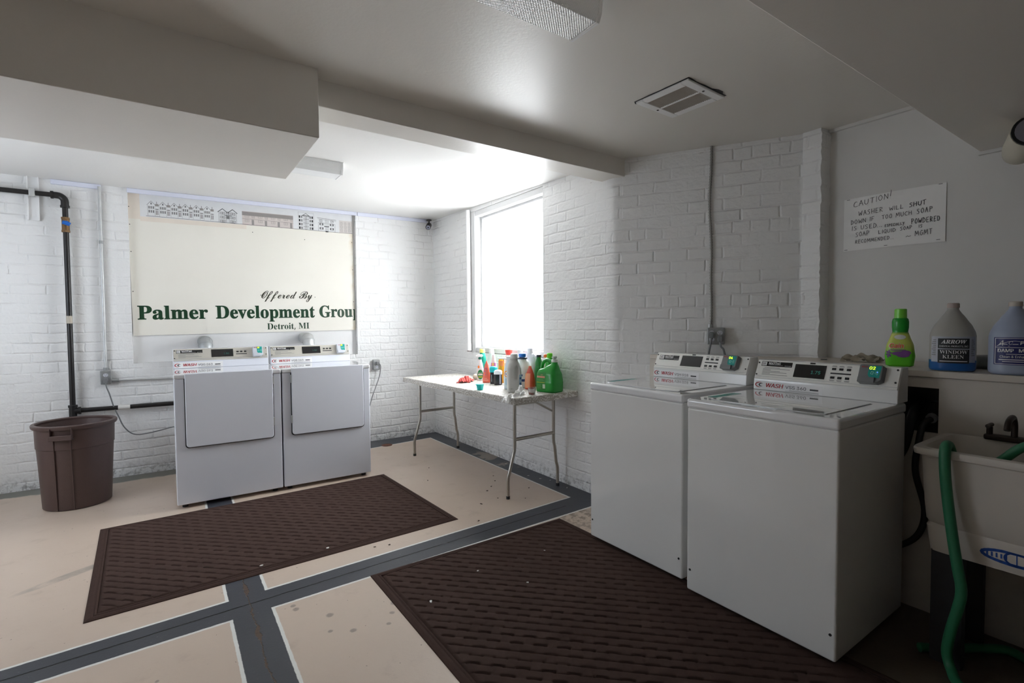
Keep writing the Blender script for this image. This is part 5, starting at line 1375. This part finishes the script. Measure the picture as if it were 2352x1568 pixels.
    jug('cloudy gallon jug with black window cleaner label and blue liquid', (.205, -4.640, LZ), R(-73), t.m, gl(srgb(176, 160, 152), .5), [arrow], R(100))
    mw = plain('grey_blue_jug', srgb(158, 168, 190), .35, .02, 8.)
    def mop(r, secs, b):
        blue = gl(srgb(30, 34, 100), .4)
        m = MB(); patch(m, wrap(secs, .0009), -.060, .060, .040, .148, 22, 8); obj('label', m, blue, b, smooth=60)
        m = MB(); f = wrap(secs, .0017)
        for a in ((-.057, .043, .057, .0448), (-.057, .1432, .057, .145), (-.057, .043, -.0553, .145), (.0553, .043, .057, .145), (-.055, .108, .055, .1098)): patch(m, f, a[0], a[2], a[1], a[3], 14, 2)
        put_text(m, 'DAMP', f, -.049, .090, .044, .0135, 'sans', .03); put_text(m, 'MOP', f, .010, .090, .038, .0135, 'sans', .03)
        put_text(m, 'Clean & Enhance', f, -.043, .068, .086, .0095, 'sans', .012); patch(m, f, -.026, .024, .0815, .0835, 8, 1); patch(m, f, -.046, .046, .059, .0625, 10, 1); patch(m, f, -.036, .036, .052, .0545, 10, 1)
        put_text(m, 'A', f, -.049, .116, .014, .020, 'sans', 0, .35); put_text(m, 'C', f, -.020, .120, .011, .013, 'sans', 0, .2); put_text(m, 'P', f, .012, .120, .012, .014, 'sans', 0, .2)
        strokes(m, f, [(-.052+.10*i/20, .114+.020*math.sin(PI*i/20)) for i in range(21)], .0016); strokes(m, f, [(.048, .134), (.030, .118), (-.02, .114)], .0014)
        patch(m, f, -.034, -.022, .120, .1225, 2, 1); patch(m, f, -.008, .008, .120, .1225, 2, 1); patch(m, f, .026, .042, .120, .1225, 2, 1)
        obj('lettering', m, 'whiteink', b, smooth=None)
    jug('grey blue gallon jug with dark blue mop cleaner label', (.205, -4.832, LZ), R(-78), mw, gl(srgb(196, 188, 178), .5), [mop], R(55))
    jug('pale grey blue gallon jug hidden behind the labelled jug at the right edge', (.40, -4.905, LZ), R(-50), mw, gl(srgb(196, 188, 178), .5), [], R(60))
    # crumpled paper towel
    m = MB()
    def crump(a, b):
        u_, v_ = a*2-1, b*2-1
        z = .022*(1-abs(u_)**1.5)*(1-.6*v_*v_)+.012*math.sin(6*u_+4*v_+1)*math.cos(5*v_-2*u_)+.008*math.sin(13*u_-7*v_)
        return (u_*.036+.006*math.sin(5*v_), v_*.085+.010*math.sin(4*u_), max(.002, z+.008))
    m.grid(crump, 34, 34); o = obj('paper_towel', m, plain('used_towel', srgb(150, 140, 124), .9, .12, 40.), None, smooth=25); o.location = (.44, -4.215, LZ); o.rotation_euler = (0, 0, R(8)); tag(o, 'crumpled beige paper towel lying on the ledge', 'paper towel')
    # coil of ribbed grey cord
    r = thing('scouring_coil', 'ribbed grey coil lying between the two gallon jugs', 'coil', (.40, -4.69, LZ), R(-40))
    pts = []; 
    for i in range(420): a = i/420*2*PI*30; pts.append((-.055+.11*i/420, .030*math.cos(a), .031+.030*math.sin(a)))
    obj('wire', MB().tube(pts, .0016, 5), 'boxgrey', r)
    # knot hole mark
    o = obj('black_disc', MB().cyl((0, 0, 0), (0, 0, .003), .016, 16), 'black'); o.location = (.46, -4.02, LZ-.0003); tag(o, 'small black disc lying on the ledge by the brick end', 'disc')
ledge_items()

# ------------------------------------------------------------------ utility sink, hose and taps
def sink():
    r = thing('utility_sink', 'white plastic utility sink with dark legs beside the second washer', 'sink', (-.088, -4.965, 0))
    tub = plain('sink_plastic', srgb(206, 200, 192), .4, .04, 6.)
    m = MB().loft([(.505, .135, .255, 6.), (.515, .158, .276, 8.), (.535, .172, .286, 9.), (.60, .178, .290, 10.), (.775, .186, .298, 11.), (.782, .204, .317, 12.), (.800, .206, .319, 12.), (.806, .203, .316, 12.), (.807, .178, .290, 11.), (.796, .174, .286, 11.), (.60, .160, .272, 9.), (.55, .150, .262, 8.), (.535, .12, .22, 6.)], (0, 0, 0), 64)
    b = obj('basin', m, tub, r, smooth=40)
    m = MB().loft([(.418, .150, .262, 14.), (.420, .158, .270, 14.), (.512, .168, .281, 14.), (.530, .16, .27, 12.)], (0, 0, 0), 64)
    ap = obj('apron', m, tub, r, smooth=40)
    m = MB(); f = lambda a, q: Vector((-.1585-.008*((q-.42)/.1)-.0016, a, q))
    el = lambda rx, rz, n=28: [(.030+rx*math.cos(t_), .470+rz*math.sin(t_)) for t_ in [2*PI*i/n for i in range(n+1)]]
    strokes(m, f, el(.088, .021), .010); strokes(m, f, el(.030, .022), .006)
    for k in range(5): strokes(m, f, [(.104-.012*k, .464), (.104-.012*k, .477)], .005)
    for k in range(4): strokes(m, f, [(-.012-.012*k, .462), (-.012-.012*k, .477)], .005)
    strokes(m, f, [(.030, .452), (.030, .488)], .003)
    obj('emblem', m, plain('blue_print', srgb(36, 84, 170), .5), ap, smooth=None)
    lg = plain('dark_leg', srgb(40, 40, 44), .5)
    for sx in (-1, 1):
        for sy in (-1, 1):
            x, y = sx*.128, sy*.215
            m = MB().prism([(x-.022, y-.046), (x+.022, y-.046), (x+.022, y+.046), (x+.010, y+.046), (x+.010, y-.034), (x-.010, y-.034), (x-.010, y+.046), (x-.022, y+.046)], .002, .425)
            lo = obj('leg', m, lg, r, smooth=None, bevel=.002)
            obj('foot', MB().cyl((x, y-.03, 0), (x, y-.03, .01), .02, 12), 'rubber', lo)
    br = plain('old_bronze', srgb(56, 46, 40), .4, .1, metal=.5)
    tp = thing('sink_tap', 'dark bronze mixer tap on the back rim of the utility sink', 'tap', (.085, -4.86, .807))
    obj('base', MB().box(-.018, -.085, 0, .018, .085, .022), br, tp, smooth=None, bevel=.006)
    for y in (-.07, .07): 
        h = obj('handle', MB().cyl((0, y, .02), (0, y, .05), .010, 12).tube([(-.028, y, .055), (.028, y, .055)], .008, 10), br, tp)
    obj('spout', cable(None, [(0, 0, .02), (0, 0, .07), (-.03, 0, .10), (-.09, 0, .09), (-.11, 0, .06)], .010, None, None, None, 12), br, tp)
    obj('drain_pipe', MB().tube([(0, 0, .42), (0, 0, .25), (.03, 0, .20), (.10, 0, .22), (.20, 0, .24)], .022, 14), 'palegrey', r)
    hm = plain('green_hose', srgb(44, 118, 82), .45, .06, 20.)
    pts = [(-.02, -4.83, .58), (-.13, -4.78, .66), (-.215, -4.755, .775), (-.262, -4.752, .826), (-.308, -4.755, .818), (-.320, -4.758, .76), (-.318, -4.765, .667), (-.318, -4.784, .511), (-.318, -4.799, .412), (-.318, -4.811, .332), (-.312, -4.800, .256), (-.300, -4.782, .174), (-.285, -4.768, .08), (-.30, -4.785, .028), (-.36, -4.825, .017), (-.42, -4.93, .017), (-.30, -5.03, .017), (-.05, -4.97, .017), (.03, -4.88, .017), (-.03, -4.81, .017), (-.14, -4.735, .017), (-.22, -4.67, .017)]
    cable('garden_hose', pts, .0165, hm, 'green garden hose hanging over the front rim of the sink', 'hose', 14)
    cable('garden_hose', [(-.06, -4.80, .70), (-.095, -4.862, .768), (-.10, -4.92, .830), (-.06, -5.00, .86), (.02, -5.08, .84)], .0155, hm, 'short green hose end rising from the sink at the right edge', 'hose', 14)
    # valve and washer hoses in the hatch
    v = thing('wall_valve', 'old bronze valve inside the open pipe hatch behind the washer', 'valve', (.24, -4.585, .86))
    obj('body', MB().cyl((.10, 0, .0), (-.02, 0, .0), .014, 12).cyl((-.01, 0, 0), (-.05, .004, -.012), .017, 12).cyl((0, 0, .0), (0, 0, .05), .010, 10), br, v)
    obj('handle', MB().cyl((0, 0, .048), (0, 0, .056), .026, 10), br, v)
    obj('coupling', MB().cyl((-.045, .003, -.010), (-.062, .005, -.016), .021, 16), 'steel', v)
    cable('washer_hose', [(.176, -4.58, .843), (.135, -4.568, .825), (.118, -4.558, .76), (.105, -4.55, .62), (.110, -4.585, .45), (.095, -4.56, .33), (.09, -4.46, .24)], .0125, 'rubber', 'black rubber hose from the wall valve down behind the washer', 'hose', 12)
    cable('washer_hose', [(.34, -4.50, .90), (.25, -4.515, .89), (.16, -4.522, .862), (.118, -4.520, .80), (.105, -4.50, .70), (.11, -4.44, .60)], .020, 'rubber', 'thick black drain hose curling out of the pipe hatch', 'hose', 12)
sink()

# ------------------------------------------------------------------ small things on the floor
def floor_bits():
    o = obj('floor_drain', MB().lathe([(.055, .0005), (.055, .004), (.045, .006), (.030, .003), (.001, .003)], (0, 0, 0), 24), plain('rusty_iron', srgb(104, 66, 50), .8, .15, 30., bump=.003, bscale=90)); o.location = (-.70, -.275, .0); tag(o, 'round rusty drain cover in the floor by the right dryer', 'drain cover')
    rnd = random.Random(21); leafm = plain('dead_leaf', srgb(62, 46, 34), .8); chip = plain('paint_chip', srgb(214, 212, 206), .7)
    spots = [(-.62, -2.30, 0), (-.70, -1.30, 0), (-.42, -1.95, 0), (-.36, -1.83, 0), (-.30, -2.25, 0), (-.86, -1.62, 0), (-.60, -2.12, 0), (-.78, -2.33, 0), (-.52, -2.05, 0), (-.46, -2.42, 0), (-.95, -2.58, 0), (-1.55, -2.58, 0), (-1.63, -2.56, 0), (-.12, -2.0, 1), (-.05, -2.2, 1), (-.09, -2.12, 1), (-.08, -1.6, 1), (-.35, -.12, 1), (-.06, -2.42, 1), (-1.30, -3.16, 1), (-1.62, -3.28, 1), (-.88, -3.18, 1), (-1.16, -3.4, 1), (-2.2, -2.45, 1), (-1.86, -2.44, 1)]
    for i, (x, y, k) in enumerate(spots):
        s = rnd.uniform(.007, .014); n = 7
        pl = [(s*rnd.uniform(.5, 1.1)*math.cos(2*PI*j/n), s*rnd.uniform(.25, .7)*math.sin(2*PI*j/n)) for j in range(n)]
        onmat = (y < -2.9 and -1.75 < x < -.5) or (-2.9 < x < -1.08 and -2.44 >= y > -2.5)
        m = MB().prism(pl, 0, .0025)
        o = obj('paint_chip' if k else 'dry_leaf', m, chip if k else leafm, None, smooth=None); o.location = (x, y, .0115 if onmat else .0005); o.rotation_euler = (0, 0, rnd.uniform(0, 6))
        if k: tag(o, 'small white paint chip lying on the floor or a mat', 'paint chip', 'paint chips scattered on floor and mats')
        else: tag(o, 'small dark leaf crumb lying on the beige floor', 'leaf', 'leaf crumbs on the beige floor')
floor_bits()
